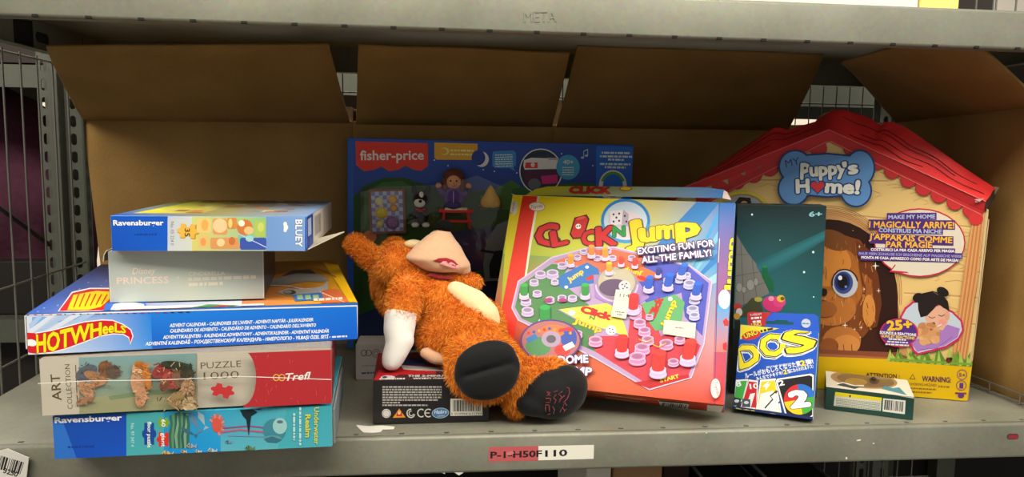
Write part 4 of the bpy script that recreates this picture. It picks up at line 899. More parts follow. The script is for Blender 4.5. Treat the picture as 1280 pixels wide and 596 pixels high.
# ---- board game box (leaning back)
p = (.104, .1113, .0315, -.395, .4849, -.0039, .2937, .05, .2547)
root, M, W, D, H = bx_root('board_game_box', p, 'large yellow and blue board game box with a 114 sticker, leaning back in the middle', 'board game')
def art(m):
    f = boxface(m, M, W, D, H, 'front')
    TL, TR, BR, BL = (636, 238), (928, 246), (912, 512), (598, 480)
    f.grid([(0, .66), (.5, .66), (.5, 1), (0, 1)], [(150, 170, 40), (196, 206, 90), (240, 216, 4), (240, 214, 2)], 8, True)
    f.grid([(.5, .66), (1, .66), (1, 1), (.5, 1)], [(196, 206, 90), (24, 140, 220), (14, 108, 200), (240, 216, 4)], 10, True)
    f.grid([(0, .3), (.5, .3), (.5, .66), (0, .66)], [(196, 70, 50), (206, 96, 60), (176, 190, 110), (110, 140, 60)], 8, True)
    f.grid([(.5, .3), (1, .3), (1, .66), (.5, .66)], [(206, 96, 60), (190, 150, 160), (40, 150, 214), (176, 190, 110)], 8, True)
    f.grid([(0, 0), (.5, 0), (.5, .3), (0, .3)], [(150, 84, 50), (206, 96, 56), (206, 96, 60), (196, 70, 50)], 6, True)
    f.grid([(.5, 0), (1, 0), (1, .3), (.5, .3)], [(206, 96, 56), (214, 66, 44), (190, 150, 160), (206, 96, 60)], 6, True)
    for k, c in enumerate(((60, 150, 206), (120, 186, 216), (44, 120, 190), (150, 200, 210))): f.poly([(848, 372), (898, 262+k*26), (898, 274+k*26)], c)
    f.poly([(872, 240), (900, 242), (860, 300), (800, 330), (835, 290)], (40, 120, 186))
    # left side strip and the red stripe
    f.grid([(624, 420), (640, 420), (656, 238), (636, 238)], [(120, 150, 40), (120, 150, 40), (240, 214, 4), (240, 214, 4)], 4)
    f.poly([(654.5, 238), (673, 238), (640, 440), (617, 440)], (226, 48, 26)); f.poly([(673, 238), (675.4, 238), (662, 320), (656, 360), (654, 360), (662, 300)], (232, 230, 200))
    f.ell((642.5, 259.5), 4.6, 9.2, (226, 216, 196), -6); f.text('Toyrific', (640.8, 268), (644.4, 251), 3, (130, 60, 50), 0)
    f.ell((671.2, 258.2), 10, 5.6, (232, 224, 206), -4); f.ring((671.2, 258.2), 10, 5.6, .6, (150, 80, 60), -4); f.text('Toyrific', (663.5, 260.6), (679, 259.2), 4, (120, 50, 44), .0, shear=.3)
    # right strip
    f.grid([(890, 512), (912, 512), (928, 246), (899, 246)], [(220, 60, 40), (206, 60, 40), (24, 96, 170), (30, 110, 186)], 6); f.grid([(893, 440), (918, 440), (920, 380), (896, 380)], [(210, 120, 110), (214, 120, 110), (60, 160, 220), (60, 160, 216)], 4)
    f.line([(899.5, 248), (893, 505)], .8, (20, 70, 120)); f.text('Jump', (915.5, 366), (919, 298), 10.5, (238, 210, 20), .05, [((70, 60, 20), .09)])
    f.ell((905.5, 374), 7.6, 12, (216, 228, 236)); f.ell((907, 372), 4, 5, (236, 236, 236)); f.ell((908, 403), 4.6, 5.6, (206, 40, 36), 20, 5); f.ell((907, 433), 4.2, 6, (206, 40, 36), 0, 5)
    f.line([(640, 243.8), (900, 247)], .8, (224, 220, 130))
    # die in its bubble and the title
    f.ell((782, 276), 31, 28, (60, 150, 206)); f.ell((782, 276), 27, 24, (196, 214, 226)); f.ell((782, 281), 22, 18, (222, 206, 214)); f.ring((782, 276), 29, 26, 2, (40, 120, 190), a0=-10, a1=190)
    f.poly([(762, 264), (779, 262), (786, 268), (785, 283), (766, 285), (760, 278)], (206, 196, 206)); f.poly([(762, 264), (779, 262), (777, 280), (764, 282)], (230, 222, 226)); f.poly([(779, 262), (786, 268), (785, 283), (777, 280)], (180, 168, 184))
    for x, y in ((767, 268), (774, 267), (767, 277), (774, 276), (770.6, 272), (781, 270), (783, 277)): f.ell((x, y), 1.3, 1.5, (70, 50, 80), 0, 10)
    OUT = [((84, 16, 14), .12)]
    f.text('C', (671, 307), (697, 305), 26, (206, 36, 34), .06, OUT); f.text('L', (692, 308), (709, 304), 19, (206, 36, 34), .06, OUT)
    f.poly([(718, 272), (733.5, 268), (737, 274), (730, 298), (716, 299), (712, 293)], (84, 16, 14)); f.poly([(719.5, 273.4), (732.6, 270), (735, 275), (728.4, 296.4), (717, 297), (714, 292)], (206, 40, 36)); f.ell((726, 272.6), 6, 1.8, (226, 80, 70), 14); f.ell((723, 283), 3.4, 3.2, (240, 236, 230)); f.ell((721.6, 283), 1, 1, (20, 20, 20), 0, 8); f.ell((724.6, 282.4), 1, 1, (20, 20, 20), 0, 8)
    f.text('C', (728, 307), (746, 306), 19, (206, 36, 34), .06, OUT); f.text('K', (747, 307), (770, 305), 23, (206, 36, 34), .06, OUT)
    f.text('N', (767, 296), (781, 295), 13, (40, 150, 66), .06, [((20, 70, 40), .1)])
    OY = [((110, 74, 10), .1)]
    f.text('J', (785, 305), (802, 302), 28, (240, 206, 24), .07, OY); f.text('u', (801, 302), (820, 300), 24, (240, 206, 24), .07, OY); f.text('m', (822, 298), (846, 297), 23, (240, 206, 24), .07, OY); f.text('p', (848, 296), (873, 294), 25, (240, 206, 24), .07, OY)
    # the board
    bd = [(640, 385), (648, 352), (690, 322), (735, 310), (768, 309), (812, 320), (862, 332), (890, 352), (880, 430), (864, 472), (812, 487), (745, 448), (648, 400)]
    f.poly(bd, (178, 150, 190)); f.line(bd, 1.6, (206, 190, 214), True)
    f.poly([(690, 328), (735, 313), (768, 312), (812, 322), (835, 344), (790, 342), (770, 352), (745, 338), (712, 330)], (214, 106, 70))
    f.poly([(812, 322), (862, 334), (886, 354), (878, 420), (856, 396), (852, 366), (808, 380), (795, 350)], (76, 84, 186))
    f.poly([(644, 384), (651, 356), (690, 330), (712, 332), (700, 352), (740, 384), (745, 440), (652, 398)], (78, 130, 76))
    f.poly([(745, 440), (735, 420), (785, 420), (790, 378), (812, 384), (826, 420), (852, 416), (876, 432), (861, 468), (812, 482)], (206, 60, 74))
    f.poly([(792, 478), (861, 468), (862, 472), (812, 486)], (190, 34, 36)); f.text('START', (826, 478), (849, 472), 4.6, (230, 216, 60), .05)
    # panels on the board
    f.poly([(700, 345), (734, 328), (748, 336), (752, 352), (706, 362), (697, 356)], (46, 110, 180)); f.text('Jump', (712, 353), (730, 341), 6.5, (226, 200, 50), .05); f.ell((740, 347), 8, 2.6, (196, 50, 50), 20); f.ell((734, 334), 2.4, 2, (210, 214, 220)); f.ell((708, 359), 2.4, 2, (210, 214, 220))
    f.poly([(771, 334), (800, 332), (822, 342), (826, 350), (800, 352), (780, 346)], (214, 110, 50)); f.text('Jump', (803, 341), (781, 335), 6, (228, 204, 50), .05); f.ell((803, 348), 7, 2.6, (196, 40, 40), -20)
    f.poly([(698, 387), (768, 378), (776, 392), (786, 422), (725, 402)], (226, 214, 84)); f.line([(698, 387), (725, 402), (786, 422)], 1.4, (150, 130, 190)); f.text('Click', (726, 390), (762, 400), 8.5, (206, 36, 34), .06, [((110, 20, 20), .09)]); f.text('Jump', (717, 403), (751, 416), 7.5, (232, 196, 40), .05, [((130, 100, 20), .08)]); f.text('N', (737, 399), (743, 400), 4.4, (30, 130, 60), .04); f.ell((764, 413), 6.6, 6, (236, 236, 228)); f.ell((715, 391), 4.6, 3.4, (230, 230, 224))
    for x, y in ((762, 411), (766, 412), (763, 415.5), (767, 416)): f.ell((x, y), .9, .9, (60, 60, 60), 0, 8)
    f.poly([(802, 380), (844, 368), (856, 378), (851, 406), (820, 414), (812, 404)], (96, 168, 106)); f.text('Click', (817, 401), (829, 374), 9, (206, 36, 34), .06, [((110, 20, 20), .09)]); f.text('Jump', (832, 410), (846, 377), 8, (232, 210, 40), .05, [((110, 100, 20), .08)]); f.ell((838, 374), 3, 2.6, (226, 230, 226))
    # dome
    f.poly([(742, 344), (790, 340), (812, 372), (800, 380), (786, 392), (744, 372)], (158, 128, 190)); f.ell((771, 356), 27, 21, (150, 134, 150)); f.ell((771, 353), 23, 19, (184, 174, 150)); f.ell((768, 360), 19, 11, (96, 74, 104)); f.ring((771, 356), 26, 21, 2.2, (200, 180, 220), a0=180, a1=360); f.ell((781, 358), 7.4, 7, (206, 200, 206)); f.ell((762, 344), 8, 4, (206, 200, 190), 20)
    for x, y in ((778, 356), (783, 355), (779, 361), (784, 360), (781, 358)): f.ell((x, y), 1, 1, (60, 40, 60), 0, 8)
    # cups and pegs
    def cup(x, y, s_, c=(196, 178, 214)):
        f.ell((x, y+s_*.6), s_, s_*.5, c); f.poly([(x-s_*.85, y), (x+s_*.85, y), (x+s_, y+s_*.6), (x-s_, y+s_*.6)], c)
        f.ring((x, y+s_*.5), s_*.9, s_*.42, .7, (206, 194, 220), n=14); f.ell((x, y), s_*.9, s_*.45, tuple(min(255, int(v*1.06)) for v in c)); f.ell((x, y), s_*.6, s_*.28, tuple(int(v*.8) for v in c)); f.ring((x, y), s_*.9, s_*.45, .6, (222, 212, 232), n=14)
    def peg(x, y, s_, c, dx=0):
        cup(x, y+s_*1.2, s_*1.05); f.poly([(x-s_*.75, y+s_*1.1), (x+s_*.75, y+s_*1.1), (x+s_*.75+dx, y-s_*.8), (x-s_*.75+dx, y-s_*.8)], c); f.ell((x+dx, y-s_*.8), s_*.75, s_*.38, tuple(min(255, int(v*1.22)) for v in c)); f.ell((x, y+s_*1.1), s_*.75, s_*.38, c)
    LI = (180, 160, 200)
    for x, y, s_ in ((668, 352, 6), (676, 342, 7), (691, 341, 8), (703, 331, 6), (712, 326, 6), (722, 321, 5), (730, 314, 5), (740, 318, 5), (747, 322, 5), (760, 313, 5), (766, 322, 5), (790, 322, 5), (658, 376, 7), (660, 388, 8), (672, 366, 6), (688, 374, 6), (703, 372, 6), (716, 372, 6), (694, 352, 5), (862, 354, 8), (870, 368, 6), (866, 386, 8), (868, 374, 7), (868, 394, 7), (858, 344, 6), (834, 350, 5), (849, 350, 5)): cup(x, y, s_, LI if x < 800 else (170, 170, 210))
    for x, y, s_ in ((795, 392, 8), (800, 403, 8), (806, 413, 8), (810, 424, 8), (803, 434, 10), (797, 446, 11), (833, 429, 9), (850, 424, 7), (745, 425, 9), (722, 417, 7), (842, 452, 7), (797, 385, 6), (812, 396, 5)): cup(x, y, s_, (206, 130, 176))
    for x, y in ((704, 366), (686, 366)): f.ell((x, y+10), 5, 2.4, (170, 50, 120))
    for x, y, s_, c, dx in ((656, 362, 6, (54, 140, 60), 0), (682, 392, 8.5, (40, 140, 62), 0), (732, 362, 6, (46, 140, 60), 0), (714, 324, 5, (226, 140, 50), 0), (740, 313, 5, (220, 130, 60), 0), (757, 316, 5, (224, 140, 50), 0), (762, 334, 5, (226, 150, 50), 0), (777, 326, 4, (196, 60, 50), 0), (794, 328, 4, (200, 60, 50), 0), (811, 353, 6.4, (36, 84, 190), 2), (835, 350, 6.8, (36, 84, 190), 3), (852, 337, 6, (40, 90, 190), 4), (870, 361, 6.8, (36, 84, 190), 3), (823, 340, 4, (50, 50, 130), 1),
                         (792, 377, 8, (214, 40, 40), 1), (778, 429, 8.6, (226, 44, 40), 1), (823, 450, 10.5, (230, 50, 44), 2), (860, 436, 10, (226, 50, 44), 4)): peg(x, y, s_, c, dx)
    for x, y in ((808, 425), (824, 431)): f.line([(x-9, y), (x, y+4), (x+9, y-1)], 1, (226, 190, 60))
    PO = [((84, 46, 110), .17)]
    f.text('EXCITING FUN FOR', (798, 319.5), (892.5, 309.2), 8.2, (240, 234, 240), .035, PO); f.text('ALL THE FAMILY!', (803, 330.6), (889.5, 321.5), 8.2, (240, 234, 240), .035, PO)
    # inset picture
    f.ell((689.5, 427), 38, 26.5, (86, 60, 130)); f.ell((689.5, 427), 36, 24.6, (176, 110, 110)); f.ell((674, 434), 16, 12, (80, 140, 90)); f.ell((712, 424), 10, 14, (60, 84, 170)); f.ell((692, 415), 16, 8, (214, 120, 70)); f.ell((704, 439), 10, 7, (206, 60, 56)); f.ell((690, 425), 12, 10, (170, 150, 176)); f.ell((690, 425), 6, 5, (96, 90, 100)); f.poly([(658, 425), (670, 418), (674, 424), (662, 430)], (60, 120, 180)); f.poly([(704, 434), (716, 428), (720, 434), (708, 440)], (230, 226, 220)); f.poly([(700, 412), (716, 410), (718, 415), (702, 416)], (200, 60, 50))
    for k in range(9): f.ell((662+k*6.5, 412+abs(k-4)*1.4), 2, 2, [(214, 60, 50), (60, 90, 180), (226, 150, 50)][k % 3], 0, 8)
    f.text('DOME', (699, 456), (736, 454), 10, (236, 230, 240), .05, [((84, 50, 120), .12)]); f.text('JUMP', (701, 468), (740, 470.5), 10, (236, 230, 240), .05, [((84, 50, 120), .12)])
    f.ell((894.5, 486.5), 6, 12.2, (236, 228, 216), 0); f.text('Toyrific', (892.5, 478), (896, 496), 4, (150, 60, 50), 0)
    # worn white creases
    for pts in ([(899.5, 300), (898, 330)], [(640, 244.5), (645, 246)], [(640, 244.5), (645, 246)]): f.line(pts, .8, (232, 220, 210))
    b = boxface(m, M, W, D, H, 'bottom')
    b.grid([(0, 0), (.6, 0), (.6, 1), (0, 1)], [(90, 60, 34), (150, 66, 40), (176, 70, 40), (120, 84, 40)], 6, True); b.grid([(.6, 0), (1, 0), (1, 1), (.6, 1)], [(150, 66, 40), (206, 60, 40), (214, 60, 40), (176, 70, 40)], 6, True)
    b.greek((756, 494), (808, 500.5), 1.4, (206, 150, 120), 71); b.greek((757, 497.5), (800, 503), 1.4, (206, 150, 120), 72); b.greek((757, 501), (790, 505), 1.4, (206, 150, 120), 73)
    b.poly([(823, 500), (862, 503.5), (861, 516.5), (828, 513)], (228, 224, 214)); b.bars([(829, 512.6), (859, 515.6), (860, 505.6), (828, 502.8)], n=18, seed=8); b.poly([(824, 500), (862, 503.4), (862, 505), (824, 501.6)], (40, 36, 34))
    b.poly([(884, 506), (906, 507.5), (901, 519.6), (884, 518)], (232, 226, 218)); b.text('Jump', (735, 502), (752, 505), 5.5, (190, 190, 40), .06)
box_mesh(root, M, W, D, H, dict(base=(200, 190, 60), front=(200, 160, 60), right=(40, 110, 176), left=(196, 190, 30), top=(190, 186, 40), bottom=(190, 60, 40)), 'box_body', .0016, art)
# tuck flap standing up behind the top edge
m = MB(); R3 = M.to_3x3(); Mi = M.inverted()
tf = [(657, 243.8), (669, 236.5), (684, 233), (720, 232.6), (880, 234), (905, 237), (903, 247.5)]
pp = [Mi @ hit(x, y, M @ Vector((0, .004, 0)), R3 @ Vector((0, 1, .0))) for x, y in tf]; pp = [Vector((q.x, .004, q.z)) for q in pp]
m.add(pp, [tuple(range(len(pp)))], [lin(c) for c in ((196, 190, 20), (196, 190, 20), (190, 186, 20), (186, 180, 30), (36, 110, 170), (30, 104, 170), (28, 100, 170))])
ff = Face(m, M, (0, .0035, .2), (1, 0, 0), (0, 0, 1), W, .2, clip=False)
ff.text('CLICK', (712, 241), (762, 241.5), 8, (190, 34, 30), .07, [((90, 20, 14), .1)]); ff.ell((782, 235.6), 8, 3, (120, 80, 20)); ff.ell((782, 235.4), 6.6, 2.2, (220, 180, 30)); ff.poly([(905, 237.5), (909, 240), (914, 250), (903, 247.6)], (214, 190, 186))
m.build('tuck_flap', CARD, root)
m = MB(); sf = boxface(m, M, W, D, H, 'front', off=.0042, clip=False)
def sticker(name, pts, fn, label=None):
    m = MB(); g = boxface(m, M, W, D, H, 'front', off=.0046, clip=False); g.poly(pts, (226, 220, 202)); fn(g); o = m.build(name, MATTE, root)
    if label: o['label'] = label
def s114(g): g.text('114', (774.5, 371), (786.5, 371.8), 4.6, (60, 56, 54), .0); g.greek((769, 390), (781, 391.2), 1.2, (110, 106, 100), 82); g.greek((771, 393.2), (778, 394), 1.2, (110, 106, 100), 83)
sticker('price_sticker', [(770, 361.5), (789, 363.5), (782.5, 398.5), (763.5, 395)], s114, 'white sticker numbered 114')
sticker('blank_sticker', [(830.5, 399.5), (870, 403.5), (868.5, 423), (828.5, 417)], lambda g: g.greek((844, 410), (855, 411), 1.5, (150, 146, 140), 84), 'nearly blank white sticker')

# ---- dark teal toy set box
p = (.4358, .1293, .0008, -.2481, 0, .011, .1101, .03, .2515)
root, M, W, D, H = bx_root('toy_set_box', p, 'tall dark teal toy set box marked 6+ standing behind the card game', 'toy box')
def art(m):
    f = boxface(m, M, W, D, H, 'front')
    f.grid([(0, .5), (1, .5), (1, 1), (0, 1)], [(52, 116, 120), (34, 92, 98), (32, 48, 50), (30, 44, 44)], 10, True); f.grid([(0, 0), (1, 0), (1, .5), (0, .5)], [(30, 60, 60), (64, 136, 150), (34, 92, 98), (52, 116, 120)], 6, True)
    for k in range(9): f.poly([(921, 338+k), (1033, 288+k*.7), (1033, 300-k*.6), (921, 368-k*1.6)], (35+k*1.6, 93+k*2.2, 99+k*2.3))
    f.text('6+', (1011.5, 270.5), (1027, 270.5), 6.4, (140, 196, 206), .03)
    for x, y, r_ in ((940, 268, 1.3), (1016.5, 315, 1.5), (1005, 340, 1.4), (1017, 371, .9), (975, 300, .7)): f.ell((x, y), r_, r_, (210, 236, 236), 0, 10)
    f.poly([(919, 293), (923, 297), (934, 315), (945.6, 330), (946, 334), (953, 345), (961, 364), (961, 367), (919, 385)], (122, 120, 112))
    for a, b in (((919, 318), (936, 318)), ((919, 345), (953, 339)), ((919, 364), (957, 353)), ((926, 300), (930, 382)), ((940, 322), (946, 373))): f.line([a, b], .7, (86, 86, 80))
    for x, y, a, b in ((924, 359, 4, 6), (938, 356, 5, 7), (930, 362, 3, 4), (945, 352, 3, 5)): f.ell((x, y), a, b, (150, 148, 140)); f.ring((x, y), a, b, .6, (90, 90, 86), n=14)
    f.poly([(953, 334), (959, 332), (960, 343), (966, 350), (968, 364), (962, 364), (952, 345)], (26, 100, 62)); f.ell((956, 333), 3, 2, (40, 130, 80), 0, 10)
    f.poly([(925, 388), (940, 372), (950, 374), (954, 390), (948, 396), (925, 396)], (70, 74, 50)); f.ell((948, 374), 5, 3, (176, 170, 70))
    f.ell((966, 380), 13, 10, (214, 60, 120), -15); f.ell((974, 377), 8, 7, (226, 70, 130)); f.ell((964, 373), 3.6, 3, (240, 150, 180)); f.ell((976, 373), 5, 4.4, (226, 190, 60)); f.ell((978, 373), 2.6, 2.4, (120, 90, 20)); f.poly([(960, 388), (956, 382), (966, 384)], (214, 60, 120))
    f.ell((922, 383), 5, 4, (196, 60, 60)); f.ell((924, 390), 4, 5, (214, 206, 200)); f.ell((921, 395), 4, 4, (206, 150, 60)); f.poly([(918, 400), (925, 400), (925, 440), (918, 440)], (40, 38, 34))
    f.quad(0, .0, .1, .35, (30, 34, 34))
box_mesh(root, M, W, D, H, dict(base=(30, 60, 64), top=(26, 40, 42), right=(40, 92, 98)), 'box_body', .001, art)

# ---- card game (leaning back)
p = (.4094, .0552, .0062, -.5172, .3232, .0035, .0916, .02, .1045)
root, M, W, D, H = bx_root('card_game_box', p, 'small blue DOS card game box with yellow lettering and hanging tab', 'card game')
def art(m):
    f = boxface(m, M, W, D, H, 'front')
    f.grid([(0, 0), (1, 0), (1, 1), (0, 1)], [(20, 66, 160), (26, 84, 190), (28, 90, 200), (28, 84, 190)], 4, True)
    f.poly([(924, 405), (974, 409), (952, 416), (925, 424)], (236, 214, 40)); f.ell((939, 419), 12, 5.5, (206, 44, 40), 14); f.text('UNO', (931.5, 423), (948, 417), 6, (240, 222, 50), .03, [((40, 20, 20), .08)]); f.greek((951, 415.5), (968, 411.5), 3, (30, 30, 40), 91)
    for ch, a, b, h in (('D', (926, 460), (952, 452), 27), ('O', (955, 447), (985, 440), 27), ('S', (987, 442), (1019, 434), 29)):
        f.text(ch, (a[0]-1.6, a[1]+2.6), (b[0]-1.6, b[1]+2.6), h, (20, 20, 26), .055, [((236, 238, 240), .1)]); f.text(ch, a, b, h, (244, 220, 40), .05, [((236, 238, 240), .105), ((20, 20, 24), .085)])
    f.text('SECOND EDITION', (958, 460), (989, 455.4), 2.2, (226, 232, 240), .02)
    f.text('ルールがおもしろくなった第', (932, 472.5), (1001, 456.6), 5.4, (240, 244, 248), .035); f.text('2', (1001.5, 457.5), (1007, 456.4), 7, (244, 220, 40), .06); f.text('弾!', (1008, 456), (1017, 454), 5.6, (240, 244, 248), .035)
    f.text('みんなでドキドキ!', (946, 475.6), (979, 467.6), 4, (240, 244, 248), .03); f.text('2', (980, 467.6), (984, 466.8), 5.4, (244, 220, 40), .06); f.text('組にねらわれるドス!', (985, 466.2), (1017, 459.6), 4, (240, 244, 248), .03)
    def cardp(q, c, bd=(240, 238, 234)):
        f.poly(q, (40, 40, 46)); cx_ = sum(a for a, _ in q)/len(q); cy_ = sum(b for _, b in q)/len(q)
        f.poly([(cx_+(a-cx_)*.97, cy_+(b-cy_)*.97) for a, b in q], bd); f.poly([(cx_+(a-cx_)*.84, cy_+(b-cy_)*.86) for a, b in q], c)
    cardp([(920, 474), (936, 473), (929, 500), (916, 512), (915, 500)], (70, 170, 70)); f.text('8', (921, 483.5), (927, 482), 7, (240, 240, 240), .04)
    cardp([(936, 473.5), (948, 475), (947, 512), (925, 511), (928, 500)], (206, 36, 44)); f.text('10', (938, 486), (948, 485), 6.5, (240, 240, 240), .04); f.poly([(938, 492), (944, 491), (938, 511), (931, 511)], (238, 236, 232))
    cardp([(950, 474), (970, 472), (978, 520), (944, 515)], (236, 204, 36)); f.poly([(953, 483), (961, 476), (960, 481), (964, 478), (957, 488), (957, 484)], (240, 240, 236)); f.line([(956, 510), (966, 497), (962, 496), (972, 489)], 2, (60, 60, 70)); f.line([(960, 514), (975, 502)], 2, (60, 60, 70)); f.poly([(951, 492), (966, 488), (972, 494), (974, 515), (947, 511)], (238, 236, 230)); f.line([(956, 510), (966, 499), (963, 495), (971, 488)], 1.8, (50, 50, 56))
    f.poly([(916, 496), (926, 498), (926, 508), (916, 506)], (46, 52, 62)); f.poly([(928, 498), (938, 499), (938, 509), (928, 508)], (70, 76, 86)); f.ell((921, 501), 3, 2, (210, 210, 214)); f.ell((933, 503), 3, 2, (210, 210, 214))
    q = [(969, 476), (971, 472.5), (1014, 466), (1018, 468), (1018, 521), (1012, 525), (984, 521), (981, 518)]
    f.poly(q, (30, 30, 34)); cx_, cy_ = 996, 496; f.poly([(cx_+(a-cx_)*.975, cy_+(b-cy_)*.975) for a, b in q], (242, 242, 240)); f.poly([(cx_+(a-cx_)*.88, cy_+(b-cy_)*.9) for a, b in q], (30, 28, 30))
    f.text('2', (974.5, 482), (980.5, 481), 6.6, (240, 240, 240), .03)
    for a0, c in ((0, (40, 110, 200)), (90, (214, 40, 44)), (180, (240, 200, 30)), (270, (70, 170, 60))): f.ell((1000, 499), 20, 19, c, 10, 12, a0, a0+90)
    f.text('2', (991, 509), (1011, 506.5), 20, (244, 244, 244), .09, [((30, 30, 34), .12)])
    f.poly([(910, 506.5), (1020, 521.5), (1020, 535), (910, 520)], (22, 40, 96)); f.text('DOS', (920, 514.6), (943, 517.8), 5, (206, 190, 50), .05); f.ell((965, 519), 8, 2.4, (180, 180, 150), -6); f.ell((967, 519), 3, 1.6, (120, 60, 60))
    b = boxface(m, M, W, D, H, 'bottom'); b.quad(0, 0, 1, 1, (22, 40, 96)); b.ell((972, 523), 10, 3, (190, 190, 160)); b.ell((974, 523), 4, 2, (120, 60, 60)); b.ell((998, 525.5), 3, 1.6, (180, 184, 190)); b.ell((1008, 526.5), 4, 1.6, (150, 154, 170))
    r = boxface(m, M, W, D, H, 'right'); r.quad(0, 0, 1, 1, (214, 206, 190))
box_mesh(root, M, W, D, H, dict(base=(30, 84, 180), right=(206, 200, 186), bottom=(22, 40, 96)), 'box_body', .0008, art)
m = MB(); yb = .0185; R3 = M.to_3x3(); wo = M @ Vector((0, yb, 0)); wn = R3 @ Vector((0, 1, 0)); Mi = M.inverted()
def onb(x, y, d=0): q = Mi @ hit(x, y, wo, wn); return Vector((q.x, yb-d, q.z))
outl = [(935, 407), (934, 392), (936, 390), (940, 389.5), (1018, 392.5), (1022.6, 396), (1024, 415)]
hole = [(957, 405), (957, 401), (968, 401.4), (970, 399.4), (984, 400.2), (986, 402.4), (992, 402.6), (992, 407)]
top_ = [outl[1], outl[2], outl[3], (962, 390.4), (992, 391.5), outl[4], outl[5]]
m.add([onb(*q) for q in outl[:4]+[(957, 390.3)]+[(957, 407)]], [tuple(range(6))], (190, 34, 40))
m.add([onb(*q) for q in [(957, 390.3), (992, 391.6), (992, 402.6), (986, 402.4), (984, 400.2), (970, 399.4), (968, 401.4), (957, 401)]], [tuple(range(8))], (30, 84, 190))
m.add([onb(*q) for q in [(957, 405), (992, 406), (992, 412), (957, 410)]], [(0, 1, 2, 3)], (30, 84, 190))
m.add([onb(*q) for q in [(992, 391.6), (1018, 392.5), (1022.6, 396), (1024, 415), (992, 412)]], [tuple(range(5))], (30, 84, 190))
m.add([onb(*q, .0008) for q in [(957, 390.4), (964, 390.6), (957, 400)]], [(0, 1, 2)], (190, 34, 40))
g = Face(m, M, (0, yb-.0009, 0), (1, 0, 0), (0, 0, 1), W, .2, clip=False)
g.ell((1007.5, 404), 5.8, 5.6, (186, 196, 210)); g.greek((1003, 405), (1012, 405.4), 1.6, (90, 110, 150), 95)
g.text('ウノがはじめて', (929+9, 395), (952, 393.6), 2.6, (236, 220, 214), .02); g.greek((939, 399), (952, 398), 2.4, (236, 220, 214), 97); g.greek((941, 403.4), (951, 402.6), 2.4, (236, 220, 214), 98); g.text('UNO', (940, 409), (952, 407), 5, (236, 200, 60), .04)
solid(m.build('hang_tab', CARD, root), .0006)

# ---- small window box lying flat
p = (.5321, .063, .0008, -.4834, .01, .0, .099, .080, .0288)
root, M, W, D, H = bx_root('window_box', p, 'small flat dark green toy box with white top and oval window, before the house box', 'toy box')
def art(m):
    f = boxface(m, M, W, D, H, 'front')
    f.grid([(0, 0), (1, 0), (1, 1), (0, 1)], [(30, 62, 54), (36, 74, 64), (30, 62, 54), (44, 74, 66)], 3, True)
    f.poly([(1032, 482), (1046, 481.5), (1058, 485), (1072, 487), (1100, 490), (1120, 493.5), (1143, 498), (1143, 494), (1032, 478)], (214, 208, 190))
    f.poly([(1042, 507), (1101, 513.5), (1102, 497.5), (1044, 490)], (206, 206, 190)); f.poly([(1044, 494.6), (1102, 501.2), (1102.4, 497), (1044, 489.6)], (226, 206, 30)); f.text('!', (1062, 496.2), (1063, 496.3), 2.6, (40, 40, 30), .1)
    for k in range(5): f.greek((1045, 498.5+k*2), (1100, 504.8+k*2), .9, (120, 124, 116), 110+k)
    f.poly([(1103, 514), (1131, 517.6), (1132, 500.4), (1104, 497.6)], (222, 220, 210)); f.bars([(1105, 511.6), (1129, 514.6), (1130, 502), (1106, 499.4)], n=16, seed=12)
    t = boxface(m, M, W, D, H, 'top'); t.grid([(0, 0), (1, 0), (1, 1), (0, 1)], [(206, 200, 182), (214, 208, 190), (206, 200, 180), (196, 190, 170)], 3, True)
    t.ell((1080, 474.5), 42, 10.5, (150, 118, 84), -6, 36)
    t.ell((1082, 475), 36, 8.2, (112, 88, 60), -6, 30); t.ell((1070, 477), 14, 4.6, (150, 120, 60), -4); t.ell((1093, 475.5), 6.5, 4.6, (60, 46, 46), 0); t.ell((1100, 470), 16, 4, (132, 108, 84), -6)
    t.poly([(1046, 481), (1052, 478), (1062, 482), (1078, 483), (1068, 486)], (40, 66, 66)); t.poly([(1102, 486), (1106, 482), (1116, 485), (1124, 484), (1134, 494), (1118, 490)], (70, 130, 140)); t.line([(1046, 480), (1054, 478), (1068, 482), (1080, 482)], .9, (236, 234, 226))
box_mesh(root, M, W, D, H, dict(base=(34, 68, 60), top=(206, 200, 182), right=(40, 76, 66)), 'box_body', .0008, art)
m = MB(); c_ = M.inverted() @ hit(1092, 473, M @ Vector((0, 0, H+.002)), M.to_3x3() @ Vector((0, 0, 1))); m.ball((c_.x, c_.y, H+.002), (.0032, .0032, .0024), (50, 40, 44)); m.build('dark_bead', CARD, root)
m = MB(); mm = M.inverted(); vs = [mm @ hit(1080+42*math.cos(t)*1.0, 474.5+10.5*math.sin(t)+3.5*math.cos(t), M @ Vector((0, 0, H)), M.to_3x3() @ Vector((0, 0, 1))) for t in [2*PI*k/24 for k in range(24)]]
vs = [Vector((q.x, q.y, H+.0045)) for q in vs]; m.add(vs, [tuple(range(24))], (255, 255, 255)); m.build('clear_window', BLIST, root)

